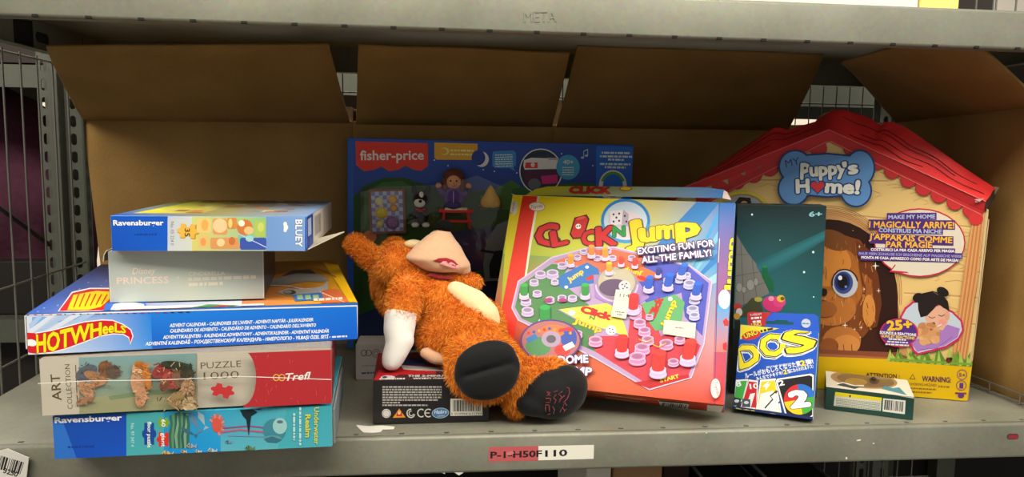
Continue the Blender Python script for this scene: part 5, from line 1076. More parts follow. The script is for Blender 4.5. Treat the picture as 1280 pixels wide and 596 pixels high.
# ---- word game box under the plush
p = (-.0252, .0406, .0008, .0195, 0, 0, .1337, .12, .0525)
root, M, W, D, H = bx_root('word_game_box', p, 'black word game box with a red left side, lying flat under the plush fox', 'board game')
def art(m):
    f = boxface(m, M, W, D, H, 'front'); f.quad(0, 0, 1, 1, (34, 31, 32))
    for k in range(8): f.greek((478, 484.5+k*3.25), (552 if k < 5 else (548, 500, 535)[k-5], 484.5+k*3.25), 1.9, (176, 170, 164), 130+k)
    f.ell((483, 516.5), 5.6, 5.6, (206, 202, 194)); f.ring((483, 516.5), 4.4, 4.4, .6, (130, 126, 120), n=18)
    f.poly([(491, 522), (507, 521.6), (499, 510.6)], (226, 150, 40)); f.poly([(495.6, 520), (502.6, 520), (502.6, 515), (495.6, 515)], (196, 50, 40)); f.ell((499, 516), 2, 2, (226, 200, 150), 0, 8)
    f.ring((513.5, 516.5), 4.6, 5.2, 1.4, (206, 202, 194), 20, 20, 60, 330); f.ring((514, 516.5), 2.6, 3, 1.1, (206, 202, 194), 20, 16, 60, 330)
    f.ring((526.5, 516), 4.4, 4.8, 1.4, (210, 206, 198), 0, 18, 50, 310); f.ring((535.5, 516), 4.4, 4.8, 1.4, (210, 206, 198), 0, 18, 50, 310); f.line([(532, 516), (537, 516)], 1.3, (210, 206, 198))
    f.ell((550.5, 516), 10.4, 6.2, (70, 120, 170), 4); f.ring((550.5, 516), 10.4, 6.2, .7, (170, 190, 206), 4); f.text('Hasbro', (543, 517), (558.5, 516.4), 5, (220, 226, 232), .01, shear=.2); f.text('GAMING', (547, 520.6), (556, 520.2), 1.8, (206, 212, 220), .0)
    f.poly([(563, 519.6), (603, 519), (603, 498), (563, 498)], (222, 218, 206)); f.bars([(566, 514), (601, 513.6), (601, 500), (566, 500)], n=26, seed=14)
    f.text('5 010994 611743', (564, 518.4), (602, 518), 2.6, (50, 48, 46), .0)
    t = boxface(m, M, W, D, H, 'top'); t.grid([(0, 0), (1, 0), (1, 1), (0, 1)], [(60, 30, 32), (40, 34, 36), (60, 40, 50), (150, 34, 36)], 4, True)
    t.poly([(467, 475), (474, 462), (505, 460), (545, 464), (545, 467), (500, 468), (478, 475)], (176, 30, 36)); t.poly([(500, 456), (560, 460), (560, 464), (505, 462)], (190, 186, 180)); t.poly([(505, 447), (550, 448), (548, 456), (505, 456)], (50, 54, 110)); t.text('THE 2-MINUTE', (510, 470.8), (563, 470.5), 2.4, (206, 200, 194), .05); t.text('WORD GAME', (516, 474.2), (560, 474), 2.4, (206, 200, 194), .05); t.ell((485, 471.5), 9, 2.4, (200, 190, 196)); t.ell((481, 471.5), 3, 1.4, (60, 50, 60)); t.greek((474, 474.4), (506, 474), 1.8, (206, 200, 194), 141)
    l = boxface(m, M, W, D, H, 'left'); l.quad(0, 0, 1, 1, (128, 34, 40)); r = boxface(m, M, W, D, H, 'right'); r.quad(0, 0, 1, 1, (128, 40, 46))
box_mesh(root, M, W, D, H, dict(base=(60, 30, 34), front=(34, 31, 32), left=(128, 34, 40)), 'box_body', .0012, art)

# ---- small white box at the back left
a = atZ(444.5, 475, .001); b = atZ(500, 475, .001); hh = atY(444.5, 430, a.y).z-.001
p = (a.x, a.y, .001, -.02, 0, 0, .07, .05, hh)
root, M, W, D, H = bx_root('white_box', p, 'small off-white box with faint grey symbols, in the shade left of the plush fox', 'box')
def art(m):
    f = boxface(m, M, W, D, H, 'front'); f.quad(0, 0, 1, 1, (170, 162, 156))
    f.ring((455, 441), 3.6, 3.6, .9, (70, 66, 66), n=16); f.ring((460.6, 441), 3.6, 3.6, .9, (70, 66, 66), n=16); f.ring((470, 441.5), 5, 5, .8, (90, 86, 86), n=16); f.ring((470, 441.5), 2.6, 2.6, .7, (90, 86, 86), n=12)
    f.greek((452, 458), (478, 457), 1.6, (140, 134, 130), 151); f.greek((452, 467.5), (478, 466), 2, (60, 60, 110), 152)
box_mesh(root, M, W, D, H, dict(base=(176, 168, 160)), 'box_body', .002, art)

# ---- big puppy house box
p = (.5658, .1442, .0008, -.345, 0, -.0012, .185, .10, .256)
root, M, W, D, H = bx_root('puppy_house_box', p, 'big house-shaped toy box with red roof, blue bone sign and puppy picture', 'toy box')
Mi = M.inverted(); R3 = M.to_3x3()
def hp(x, y, off=0.): q = Mi @ hit(x, y, M @ Vector((0, off, 0)), R3 @ Vector((0, 1, 0))); return Vector((q.x, off, q.z))
zb = 0; uL, uR = -.200, .1850
ap = hp(1036, 163); eL = Vector((-.2, 0, .2500)); eR = hp(1222, 256)
eR2 = hp(1236, 262); bR = hp(1208.5, 503)
outline = [Vector((-.198, 0, .0003)), Vector((bR.x, 0, .0003)), Vector((eR2.x, 0, eR2.z)), Vector((ap.x, 0, ap.z)), Vector((-.2, 0, .262))]
m = MB(); DP = .095
m.prism(outline, (0, DP, 0), (214, 190, 140))
f = Face(m, M, (-.2, -.0008, 0), (1, 0, 0), (0, 0, 1), .386, .36, margin=.001)
WOOD = (226, 190, 122); f.poly([(1036, 164), (1234, 262), (1208, 502.5), (860, 470), (868, 262)], WOOD)
# planks and grain
for x0_, y0_, x1_, y1_ in ((900, 254, 1232, 285), (900, 300, 1228, 322), (1100, 215, 1175, 243), (930, 225, 1110, 226), (1130, 366, 1222, 372), (1120, 400, 1220, 405), (1100, 337, 1225, 340), (985, 206, 1080, 206)):
    f.line([(x0_, y0_), ((x0_+x1_)/2, (y0_+y1_)/2-1), (x1_, y1_)], 1.6, (196, 150, 92)); f.line([(x0_, y0_+2), (x1_, y1_+2)], .8, (236, 206, 150))
R_ = random.Random(9)
for x, y in ((1120, 232), (1150, 250), (1190, 262), (1195, 290), (1200, 312), (1165, 345), (1195, 352), (1130, 236), (1090, 240), (960, 232), (930, 240), (1185, 385), (1195, 330)):
    L = R_.uniform(14, 34); f.line([(x-L/2, y+R_.uniform(-2, 2)), (x, y-2), (x+L/2, y+1), (x+L/2+2, y+4), (x+L/4, y+6)], .6, (190, 146, 92))
# door arch with its frame
arch = [(1036+64*math.sin(math.radians(a))*1.0, 372-100*math.cos(math.radians(a))) for a in range(-90, 91, 9)]
f.poly([(965, 470)]+[(1034+86*math.sin(math.radians(a)), 366-104*math.cos(math.radians(a))) for a in range(-90, 91, 9)]+[(1136, 448), (1100, 448), (965, 470)], (196, 146, 92))
for k in range(6): f.ring((1034, 366), 88+k*2.2-6, 106+k*2.2-8, .7, (166, 112, 64), 0, 30, -8, 100)
dark = [(1036+86*math.sin(math.radians(a)), 370-96*math.cos(math.radians(a))) for a in range(-90, 91, 9)]
f.poly([(950, 440)]+dark+[(1124, 445)], (44, 18, 10)); f.poly([(960, 438), (1119, 405), (1120, 442), (960, 440)], (60, 26, 14))
# puppy (photograph on the box)
f.poly([(1015, 445), (1015, 345), (1030, 305), (1050, 292), (1075, 300), (1092, 325), (1100, 360), (1096, 400), (1080, 420), (1060, 436), (1040, 444)], (122, 64, 26))
f.ell((1040, 352), 40, 46, (170, 98, 38)); f.ell((1034, 330), 30, 28, (206, 130, 54)); f.ell((1040, 385), 30, 22, (186, 112, 48)); f.ell((1042, 300), 22, 12, (120, 70, 30), -20)
for k in range(70):
    x, y = R_.uniform(1028, 1088), R_.uniform(300, 430); f.line([(x, y), (x+R_.uniform(-3, 3), y+R_.uniform(4, 10))], 1, R_.choice([(206, 134, 60), (170, 98, 38), (222, 150, 74), (150, 84, 34)]))
ear = [(1070, 300), (1086, 312), (1098, 345), (1102, 380), (1096, 408), (1086, 411), (1076, 398), (1080, 370), (1074, 335)]
f.poly(ear, (104, 50, 18)); f.poly([(1077, 340), (1090, 350), (1092, 385), (1086, 400), (1080, 388), (1082, 362)], (150, 84, 34)); f.ell((1086, 388), 8, 20, (204, 134, 62))
for k in range(26): x, y = R_.uniform(1076, 1096), R_.uniform(325, 405); f.line([(x, y), (x+R_.uniform(-2, 2), y+7)], .9, R_.choice([(176, 104, 42), (120, 60, 22), (196, 124, 54)]))
f.ell((1056, 354), 16, 17.5, (190, 190, 196), 10); f.ell((1054, 353), 12, 14, (60, 76, 140)); f.ell((1053, 352), 9.4, 11, (34, 40, 90)); f.ell((1053, 352), 6.4, 8, (14, 14, 24)); f.ell((1050, 347), 2.6, 2.8, (230, 232, 240)); f.ell((1057, 358), 1.6, 1.6, (120, 140, 200)); f.ring((1056, 354), 16, 17.5, 1.8, (60, 28, 12), 10, 24, 0, 180)
f.ell((1030, 365), 4, 5, (36, 20, 16)); f.ell((1026, 380), 10, 6, (120, 66, 28)); f.ell((1032, 386), 14, 10, (160, 92, 40))
f.ell((1052, 425), 24, 18, (184, 112, 50)); f.ell((1058, 430), 17, 12, (206, 134, 66)); f.ell((1036, 432), 12, 10, (150, 84, 36)); 
for x in (1046, 1054, 1064): f.line([(x, 430), (x+1, 440)], 1, (110, 60, 26))
f.poly([(1020, 436), (1122, 440), (1140, 449), (1020, 445)], (132, 72, 46)); f.poly([(950, 441), (1020, 441), (1130, 447), (1216, 452), (950, 452)], (166, 96, 60))
for x, y, s_ in ((1074, 308, 2.4), (1085, 289, 1), (1066, 288, 1), (1094, 332, 5), (1080, 361, 2), (1098, 363, 3), (1056, 406, 4), (1068, 411, 2), (1076, 409, 2.4), (1075, 421, 1.6)):
    f.poly([(x-s_, y), (x-s_*.15, y-s_*.15), (x, y-s_*1.1), (x+s_*.15, y-s_*.15), (x+s_, y), (x+s_*.15, y+s_*.15), (x, y+s_*1.1), (x-s_*.15, y+s_*.15)], (236, 226, 206))
# right post
f.poly([(1216, 268), (1234, 262), (1207, 452), (1189, 452), (1196, 400), (1206, 330)], (206, 140, 84))
for k in range(9): t = k/8; f.line([(1217+17*t, 266), (1207+19*t, 340), (1191+17*t, 452)], .7, (168, 104, 56) if k % 2 else (226, 168, 112))
# grass and yellow base
f.poly([(900, 446), (1020, 445), (1145, 449.5), (1216, 455), (1208, 503), (900, 478)], (216, 174, 4))
for k in range(34):
    x = 1112+k*3.1; y = 451+k*.2; h = R_.uniform(10, 26)*(1-.3*abs(k-17)/17); f.poly([(x-4, y), (x+R_.uniform(-9, 9), y-h), (x+4, y)], R_.choice([(110, 150, 50), (146, 176, 66), (90, 132, 44), (166, 190, 84)]))
f.poly([(1112, 447), (1216, 453.5), (1216, 456), (1112, 450)], (120, 154, 54)); f.ell((1185.5, 449.6), 4, 3.6, (110, 40, 30)); f.ell((1188, 448), 2, 2, (40, 30, 26)); f.ell((1184, 448.6), 1, 1, (30, 20, 20), 0, 8)
f.text('ATTENTION :', (1082, 470), (1124, 472), 5, (84, 54, 40), .03); f.poly([(1136, 473), (1144, 473.5), (1140.4, 466.6)], (110, 84, 30)); f.poly([(1137.6, 472.3), (1142.6, 472.6), (1140.3, 468.2)], (216, 174, 4))
f.text('WARNING:', (1152, 475.5), (1188, 477.5), 6.6, (90, 44, 70), .04); f.text('CHOKING HAZARD', (1136, 480.5), (1170, 482.5), 3.4, (110, 70, 50), .0); f.greek((1172, 483), (1187, 484), 2, (150, 110, 40), 160); f.greek((1137, 485), (1170, 487), 1.6, (140, 100, 40), 161); f.greek((1137, 489.6), (1164, 491), 1.6, (140, 100, 40), 162)
for y, x in ((467.5, 1202), (481, 1201)): f.ring((x, y), 6, 6, 1, (140, 80, 110), n=22)
f.text('5+', (1198, 470), (1206, 470.4), 4.6, (110, 50, 90), .02); f.poly([(1198.6, 484.6), (1203.4, 484.8), (1203.6, 478), (1198.8, 477.6)], (90, 50, 120)); f.line([(1193.4, 490.6), (1200, 491), (1207.4, 491)], 2.2, (140, 40, 70)); f.ell((1200.6, 493.6), 4, 3.4, (90, 50, 120))
# scalloped valance of the roof edge
for k in range(5): t = k/4; f.ell((1042+22, 178+7), 9, 7, (196, 44, 50)) if k == 0 else None
sc_ = [(1064, 184), (1023, 185), (1096, 202), (1115, 213), (1135, 224), (1154, 234), (1173, 243), (1193, 252), (1213, 262), (1000, 199), (982, 206), (962, 210), (942, 218), (921, 226), (900, 236), (880, 246)]
for x, y in sc_: f.ell((x, y), 10.5, 10.5, (196, 46, 50)); f.ring((x, y), 10.2, 10.2, .8, (150, 30, 36), 0, 20, 180, 360)
f.ell((1219, 273), 9, 8, (206, 50, 50))
f.poly([(1030, 190), (1036, 180), (1044, 190), (1074, 202), (1000, 203)], (200, 190, 150)) if 0 else None
f.poly([(1036, 163), (1232, 262), (1226, 268), (1036, 177)], (190, 40, 44)); f.poly([(1036, 163), (868, 252), (868, 262), (1036, 177)], (184, 38, 44))
f.line([(1037, 176), (1226, 268)], 1, (226, 110, 100)); f.line([(1035, 176), (868, 260)], 1, (214, 96, 90))
# yellow disc, half hidden
f.ring((928, 270), 34, 30, 4, (206, 190, 70), 0, 30, 0, 180); f.ell((928, 270), 30, 26, (150, 160, 170)); f.poly([(918, 254), (924, 246), (938, 247), (940, 262), (918, 262)], (40, 26, 24)); f.ell((930, 256), 5, 5, (196, 140, 110))
# speech bubble
bub = (1149, 303); BW, BH = 57, 43
f.ell(bub, BW, BH, (190, 34, 60)); f.ell(bub, BW-1.6, BH-1.8, (220, 208, 190)); f.poly([(1118, 330), (1111, 339.6), (1136, 341)], (190, 34, 60)); f.poly([(1120, 330), (1114, 337.6), (1138, 339.6)], (220, 208, 190))
PU = [((74, 40, 110), .12)]
def band(x0_, x1_, y, h, dy=0): f.poly([(x0_, y+1.5), (x1_, y+1.5+dy), (x1_, y-h-1.5+dy), (x0_, y-h-1.5)], (74, 42, 116))
for x0_, x1_, y, h, dy in ((1108, 1170, 273.5, 6, -.5), (1085, 1193, 284.5, 9, 1), (1097, 1178, 290.5, 6, 1), (1086, 1191, 302.5, 9, 3), (1106, 1165, 310.5, 8, .5)): band(x0_, x1_, y, h, dy)
f.text('MAKE MY HOME', (1110, 273.4), (1168, 272.6), 5, (176, 186, 222), .04, PU)
f.text('I MAGICALLY ARRIVE!', (1086, 284), (1191.5, 285), 8, (238, 178, 50), .04, PU)
f.text('CONSTRUIS MA NICHE', (1098, 289.6), (1176, 291.6), 5, (176, 186, 222), .04, PU)
f.text("J'APPARAIS COMME", (1086, 298.5), (1189, 303.5), 7.6, (238, 178, 50), .04, PU)
f.text('PAR MAGIE', (1107, 308.6), (1164, 309.4), 7.6, (238, 178, 50), .04, PU)
band(1087, 1193, 313.6, 3, 1); f.text('COSTRUISCI LA MIA CASA ARRIVO PER MAGIA', (1088, 313), (1192, 315), 3.4, (236, 230, 226), .05, PU)
band(1072, 1202, 318.6, 4, 3); f.text('BAUE MEIN ZUHAUSE ICH ERSCHEINE AUF MAGISCHE WEISE', (1073, 317.6), (1201, 321.6), 3.2, (150, 150, 206), .05)
band(1075, 1198, 323.4, 3.4, 3); f.text('MONTA MI CASA ¡APAREZCO COMO POR ARTE DE MAGIA!', (1076, 322.6), (1197, 326.6), 3.3, (236, 230, 226), .05, PU)
# heart inset: girl hugging a puppy
def heart(cx, cy, w, h, ang=0):
    pts = []
    for k in range(40):
        t = 2*PI*k/40; x = math.sin(t)**3; y = -(13*math.cos(t)-5*math.cos(2*t)-2*math.cos(3*t)-math.cos(4*t))/15
        r = math.radians(ang); x, y = x*w, y*h; pts.append((cx+x*math.cos(r)-y*math.sin(r), cy+x*math.sin(r)+y*math.cos(r)))
    return pts
f.poly([(1124, 396), (1130, 384), (1140, 376), (1155, 374), (1190, 388), (1202, 400), (1204, 412), (1198, 424), (1182, 434), (1146, 443), (1140, 438)], (196, 40, 92))
f.poly([(1126.5, 396), (1132, 386), (1141, 378.4), (1155, 376.4), (1189, 390.4), (1199.6, 401), (1201.6, 412), (1196, 422), (1181, 431.4), (1147, 440.4), (1142, 436)], (190, 202, 214))
f.poly([(1146, 439), (1138, 428), (1150, 420), (1172, 410), (1184, 405), (1199, 410), (1196, 421), (1180, 431)], (166, 120, 190)); f.line([(1150, 436), (1170, 434), (1190, 420)], 1, (140, 96, 166))
f.poly([(1155, 396), (1162, 386), (1176, 380), (1184, 388), (1184, 402), (1178, 412), (1168, 411), (1158, 403)], (222, 168, 140)); f.ell((1183, 394), 3.4, 6, (214, 156, 128)); f.ell((1177, 402), 5, 4, (226, 150, 134))
f.poly([(1146, 372), (1152, 366), (1165, 363), (1176, 366), (1184, 376), (1186, 388), (1178, 384), (1172, 379), (1166, 386), (1158, 394), (1150, 396), (1147, 386)], (34, 24, 22)); f.ell((1147, 371.5), 7, 6, (30, 22, 20), 20); f.ell((1177.5, 364), 8, 5.4, (30, 22, 20), -30); f.line([(1166, 364), (1172, 368)], .8, (120, 96, 86))
f.line([(1160, 395), (1164, 397), (1168, 395.4)], .9, (60, 34, 30)); f.line([(1172, 393), (1176, 394.6), (1180, 392.6)], .9, (60, 34, 30)); f.line([(1165, 404), (1170, 407.6), (1176, 405)], 1.6, (240, 230, 224)); f.line([(1164.6, 404.8), (1170, 408.8), (1176, 406)], .6, (170, 70, 70))
f.ell((1160, 415), 14, 13, (206, 150, 100)); f.ell((1153, 410), 7, 8, (196, 136, 86), 20); f.ell((1168, 424), 6, 5, (214, 160, 112)); f.ell((1154, 426), 6, 5, (214, 160, 112)); f.ell((1159, 405), 4, 3, (222, 190, 170)); f.ell((1156, 405), 2.4, 2.4, (60, 80, 120)); f.ell((1166, 404), 2.2, 2, (70, 60, 60)); f.ell((1163, 411), 2, 1.4, (190, 70, 80))
for k in range(24): a_ = R_.uniform(0, 6.28); x, y = 1160+12*math.cos(a_), 416+11*math.sin(a_); f.ell((x, y), 3, 2.6, R_.choice([(214, 160, 108), (190, 130, 82), (222, 172, 120)]), 0, 8)
f.ell((1123, 415), 24, 18, (190, 40, 90)); f.ell((1123, 415), 22, 16.6, (84, 44, 130))
f.text('25+', (1109, 412), (1139, 410), 12, (240, 186, 40), .06, PU); f.text('SOUNDS & REACTIONS', (1099, 416), (1144, 419.4), 3.4, (236, 232, 236), .05, PU); f.text('SONS ET RÉACTIONS', (1101, 420.4), (1142, 423.6), 3.6, (236, 196, 90), .05, PU)
f.greek((1110, 423.6), (1132, 425), 1.8, (226, 222, 230), 170); f.greek((1108, 426.8), (1134, 428.4), 1.8, (226, 222, 230), 171); f.greek((1106, 430), (1135, 431.8), 1.8, (226, 222, 230), 172)
m.build('box_body', CARD, root)
# roof: a deep folded fascia rising from the front edge
m = MB(); RC = (176, 36, 42)
frontp = [Vector((-.206, -.0055, .262)), hp(1036, 162, -.0055), hp(1232, 252, -.0055)]
backp = [hp(860, 233, .035), hp(972, 157, .035), hp(981, 163, .037), hp(1029, 149, .036), hp(1034, 141, .036), hp(1041, 137.6, .036), hp(1053, 136.4, .036), hp(1087, 147, .038), hp(1102, 157.4, .04), hp(1108, 150.4, .036), hp(1130, 158, .036), hp(1244, 235, .035)]
nb = len(backp); ia = 5
vs = frontp+backp
def rc(v):
    n_ = noise.noise(Vector((v.x*30, v.z*80, 1))); return lin((int(206+24*n_), int(44+10*n_), int(44+10*n_)))
fr = [frontp[0].lerp(frontp[1], k/12) for k in range(13)]+[frontp[1].lerp(frontp[2], k/14) for k in range(1, 15)]
def along(ps, t):
    Ls = [0]
    for a, b in zip(ps[:-1], ps[1:]): Ls.append(Ls[-1]+(b-a).length)
    d = t*Ls[-1]
    for i in range(len(ps)-1):
        if d <= Ls[i+1]+1e-9: return ps[i].lerp(ps[i+1], (d-Ls[i])/(Ls[i+1]-Ls[i]+1e-12))
    return ps[-1]
left = backp[:ia+1]; rightp = backp[ia:]
bk = [along(left, k/24) for k in range(25)]+[along(rightp, k/32) for k in range(1, 33)]
fr = [along(frontp[:2], k/24) for k in range(25)]+[along(frontp[1:], k/32) for k in range(1, 33)]
nn_ = len(fr); rows = 4; vs = []
for j in range(rows+1):
    for i in range(nn_): vs.append(fr[i].lerp(bk[i], j/rows)+Vector((0, -.0015*math.sin(j*2.1+i*.3), 0)))
m.add(vs, [(j*nn_+i, j*nn_+i+1, (j+1)*nn_+i+1, (j+1)*nn_+i) for j in range(rows) for i in range(nn_-1)], rc, True)
# roof slabs running back and the fold of the front edge
back2 = [q+Vector((0, DP-.03, 0)) for q in bk]
m.add(bk+back2, [(i, i+1, nn_+i+1, nn_+i) for i in range(nn_-1)], rc)
low = [q+Vector((0, .002, -.012)) for q in fr]
m.add(fr+low, [(i, nn_+i, nn_+i+1, i+1) for i in range(nn_-1)], (190, 42, 46), True)
# dark painted wood lines and the fold's highlight painted as a pale line
def rline(pts, r_, c): m.tube(pts, r_, c, 5, False)
for a, b, w0, w1 in ((30, 56, .35, .3), (26, 54, .7, .6), (0, 22, .4, .55), (2, 20, .7, .8), (34, 50, .55, .5), (5, 16, .25, .3), (28, 44, .2, .15)):
    rline([fr[i].lerp(bk[i], w0+(w1-w0)*(i-a)/(b-a)+.05*math.sin(i*.6))+Vector((0, -.0012, 0)) for i in range(a, b)], .0005, (96, 16, 22))
rline([q+Vector((0, -.0008, 0)) for q in fr], .0006, (220, 110, 104))
m.build('roof', CARD, root)
m = MB(); k0 = fr[-1]; k1 = bk[-1]
m.add([k0, k1, k1+Vector((.001, .002, -.012)), k0+Vector((.001, 0, -.014))], [(0, 1, 2, 3)], (60, 40, 34)); 
for k in range(7): R7 = random.Random(k); m.prism([k0+Vector((R7.uniform(-.014, -.001), -.0012-.0002*k, R7.uniform(-.002, .005))) for _ in range(3)], (0, .0004, 0), (206, 170, 160))
m.add([k1+Vector((-.002, -.002, .002)), k1+Vector((.005, .001, .001)), k1+Vector((.004, .008, -.012)), k1+Vector((.0015, .012, -.016)), k1+Vector((.0, .0, -.009))], [(0, 1, 2, 3, 4)], (140, 116, 96))
m.build('crushed_corner', MATTE, root)
m = MB(); q = hp(1056, 153, .012); m.ball(q, (.003, .0015, .002), (206, 150, 140)); m.build('staple', MATTE, root) if 0 else None
# bone sign
m = MB(); g = Face(m, M, (-.2, -.0068, 0), (1, 0, 0), (0, 0, 1), .386, .36)
def bone(s_=0):
    c = [(991, 207), (1072, 205), (1076, 238), (987, 234)]; pts = []
    ctr = (1032, 221)
    spec = [((994, 208), 18, 120, 330), ((990, 235), 18, 200, 30)]
    return None
lobes = ((994, 208, 18+1, 19), (992, 236, 18, 19), (1075, 210, 17, 21), (1070, 238, 18, 19))
for e2, c in ((2.2, (26, 56, 110)), (0, (96, 144, 200))):
    for x, y, a_, b_ in lobes: g.ell((x, y), a_+e2, b_+e2, c)
    g.poly([(992, 196-e2), (1034, 193-e2), (1076, 197-e2), (1080, 246+e2), (1050, 244+e2), (1034, 245+e2), (1012, 243+e2), (988, 246+e2)], c)
BO = [((36, 62, 120), .14)]
g.text('MY', (982.5, 209), (1000, 205.4), 9.6, (34, 60, 116), .0)
g.text('P', (1001, 223.5), (1011, 223.5), 20, (226, 226, 214), .06, BO); g.text('uppy', (1013, 220), (1057, 217), 17, (226, 226, 214), .06, BO); g.text("'s", (1056, 218.6), (1072, 216), 16, (226, 226, 214), .06, BO)
g.text('H', (996, 240.8), (1011, 240), 17, (226, 226, 214), .06, BO); g.text('me!', (1032, 240.2), (1073, 242), 17, (226, 226, 214), .06, BO)
g.poly(heart(1022, 233, 10.4, 9.4), (36, 62, 120)); g.poly(heart(1022, 233, 8.4, 7.6), (206, 56, 60))
m.build('bone_sign', CARD, root)
film_ = MB(); a_, b_ = hp(1236, 275), hp(1209.5, 500)
film_.add([Vector((a_.x, .0, a_.z)), Vector((b_.x, 0, b_.z)), Vector((b_.x+.004, .02, b_.z)), Vector((a_.x+.006, .02, a_.z))], [(0, 1, 2, 3)], (214, 180, 130)); solid(film_.build('worn_side_edge', CARD, root), .001)

# ================================================================== plush fox slumped on the word game box
from mathutils.bvhtree import BVHTree
def PU_(px, py, y): return atY(px, py, y)
def pxm(px, py, y): return (atY(px+1, py, y)-atY(px, py, y)).length
def blobmesh(name, items, vox=.0035, smooth=4):
    """items: (px, py, depth, rx, rz, ry) soft lumps, or a chain [..] joined by tapering lumps"""
    mb = MB()
    def one(it):
        x, y, d, rx = it[:4]; rz = it[4] if len(it) > 4 else rx; ry = it[5] if len(it) > 5 else min(rx, rz); ang = it[6] if len(it) > 6 else 0
        u = pxm(x, y, d); mb.ball(PU_(x, y, d), (rx*u, ry*u, rz*u), (1, 1, 1), Matrix.Rotation(math.radians(ang), 3, 'Y'), 20, 14)
    for it in items:
        if isinstance(it, list):
            for a, b in zip(it[:-1], it[1:]):
                n = max(2, int(math.hypot(b[0]-a[0], b[1]-a[1])/4))
                for k in range(n+1): one(tuple(a[i]+(b[i]-a[i])*k/n for i in range(len(a))))
        else: one(it)
    me = mb.mesh(name); o = bpy.data.objects.new(name, me); COL.objects.link(o)
    md = o.modifiers.new('r', 'REMESH'); md.mode = 'VOXEL'; md.voxel_size = vox
    s2 = o.modifiers.new('s', 'SMOOTH'); s2.iterations = smooth; s2.factor = .5
    dg = bpy.context.evaluated_depsgraph_get(); me2 = bpy.data.meshes.new_from_object(o.evaluated_get(dg)); bpy.data.objects.remove(o)
    me2.polygons.foreach_set('use_smooth', [True]*len(me2.polygons)); return me2
def fabric(name, rgb, rough=.85, sheen=.4, bscale=120, bump=.35, var=.08):
    m = plain(name, rgb, rough, bump=bump, bscale=bscale, var=var, spec=.2)
    m.node_tree.nodes['Principled BSDF'].inputs['Sheen Weight'].default_value = sheen; return m
ORANGE = fabric('orange plush backing', (214, 118, 30), bump=.8)
CREAM = fabric('cream short plush', (232, 208, 156), bscale=200, bump=.2); TAN = fabric('pale tan velour', (206, 162, 126), bscale=200, bump=.2)
GLOVE = fabric('white plush velour', (232, 228, 220), bscale=40, bump=.35); BLACKP = fabric('black plush velour', (17, 17, 18), .75, .12, 45, .5, .2); NOSE = fabric('black nose felt', (6, 5, 6), 1, .0)
REDF = fabric('dark red felt', (150, 24, 34)); PINK = fabric('pink felt', (226, 150, 150))
org = atZ(570, 455, .0535)
fox = tag(empty('plush_fox', org), 'orange plush fox with white glove and black soles, slumped on the word game box', 'plush toy')
def fpart(name, me, mat, parent=None):
    o = link(name, me, mat, None); o.parent = parent or fox
    if parent is None:
        for v in me.vertices: v.co -= org
    else:
        for v in me.vertices: v.co -= org
    return o
def subpart(name, me, mat, parent): return fpart(name, me, mat, parent)
FURC = [(236, 138, 34), (248, 158, 50), (218, 120, 24), (250, 172, 66), (198, 102, 20)]
FUR = printed('orange fur fibres', .75, 0, .3)
def furry(me, n, L, parent, seed=1, cols=FURC, comb=Vector((.25, -.2, -.8)), mask=None):
    me.calc_loop_triangles(); R_ = random.Random(seed); tris = []; tot = 0
    for t in me.loop_triangles:
        tot += t.area; tris.append(tot)
    import bisect
    V = me.vertices; LT = me.loop_triangles; m = MB(); C_ = [lin(c) for c in cols]
    for k in range(n):
        t = LT[bisect.bisect_left(tris, R_.random()*tot)]; a, b = R_.random(), R_.random()
        if a+b > 1: a, b = 1-a, 1-b
        p0, p1, p2 = (V[i] for i in t.vertices); p = p0.co*(1-a-b)+p1.co*a+p2.co*b; nr = (p0.normal*(1-a-b)+p1.normal*a+p2.normal*b).normalized()
        if mask and mask(p+org): continue
        cl = noise.noise_vector(p*45)
        d = (nr*.75+(comb-nr*comb.dot(nr))*.55+cl*.7+Vector((R_.gauss(0, .22), R_.gauss(0, .22), R_.gauss(0, .22)))).normalized()
        if d.dot(nr) < .15: d = (d+nr*(.3-d.dot(nr))).normalized()
        l = L*R_.uniform(.55, 1.15); w = d.cross(Vector((R_.gauss(0, 1), R_.gauss(0, 1), R_.gauss(0, 1)))).normalized()*.00034
        q = p-nr*.0004; mid = q+d*l*.55; tip = q+d*l-Vector((0, 0, l*.12))
        i0 = len(m.v); m.v += [tuple(q-w), tuple(q+w), tuple(mid+w*.75), tuple(mid-w*.75), tuple(tip)]
        c = C_[R_.randrange(len(C_))]; m.f += [[i0, i0+1, i0+2, i0+3], [i0+3, i0+2, i0+4]]; m.c += [[c]*4, [c]*3]; m.sm += [False, False]
    o = m.build('fur', FUR, parent); o['kind'] = 'stuff'; return o

GM = boxframe((.104, .1113, .0315, -.395, .4849, -.0039, .2937, .05, .2547))[0]; GMI = GM.inverted()
def rest(me):
    """soft stuffing gives way where it lies on the word game box, the shelf and the leaning game box"""
    for v in me.vertices:
        c = v.co
        if -.0255 < c.x < .109 and c.y > .0396 and c.y < .161 and c.z < .0542:
            if c.y-.0396 < .0542-c.z: c.y = .0392
            else: c.z = .0545
        l = GMI @ c
        if -.002 < l.x < .3 and -.002 < l.z < .26 and l.y > -.0012 and l.y < .06: c = GM @ Vector((l.x, -.0015, l.z))
        c.z = max(c.z, .0012); v.co = c
    return me
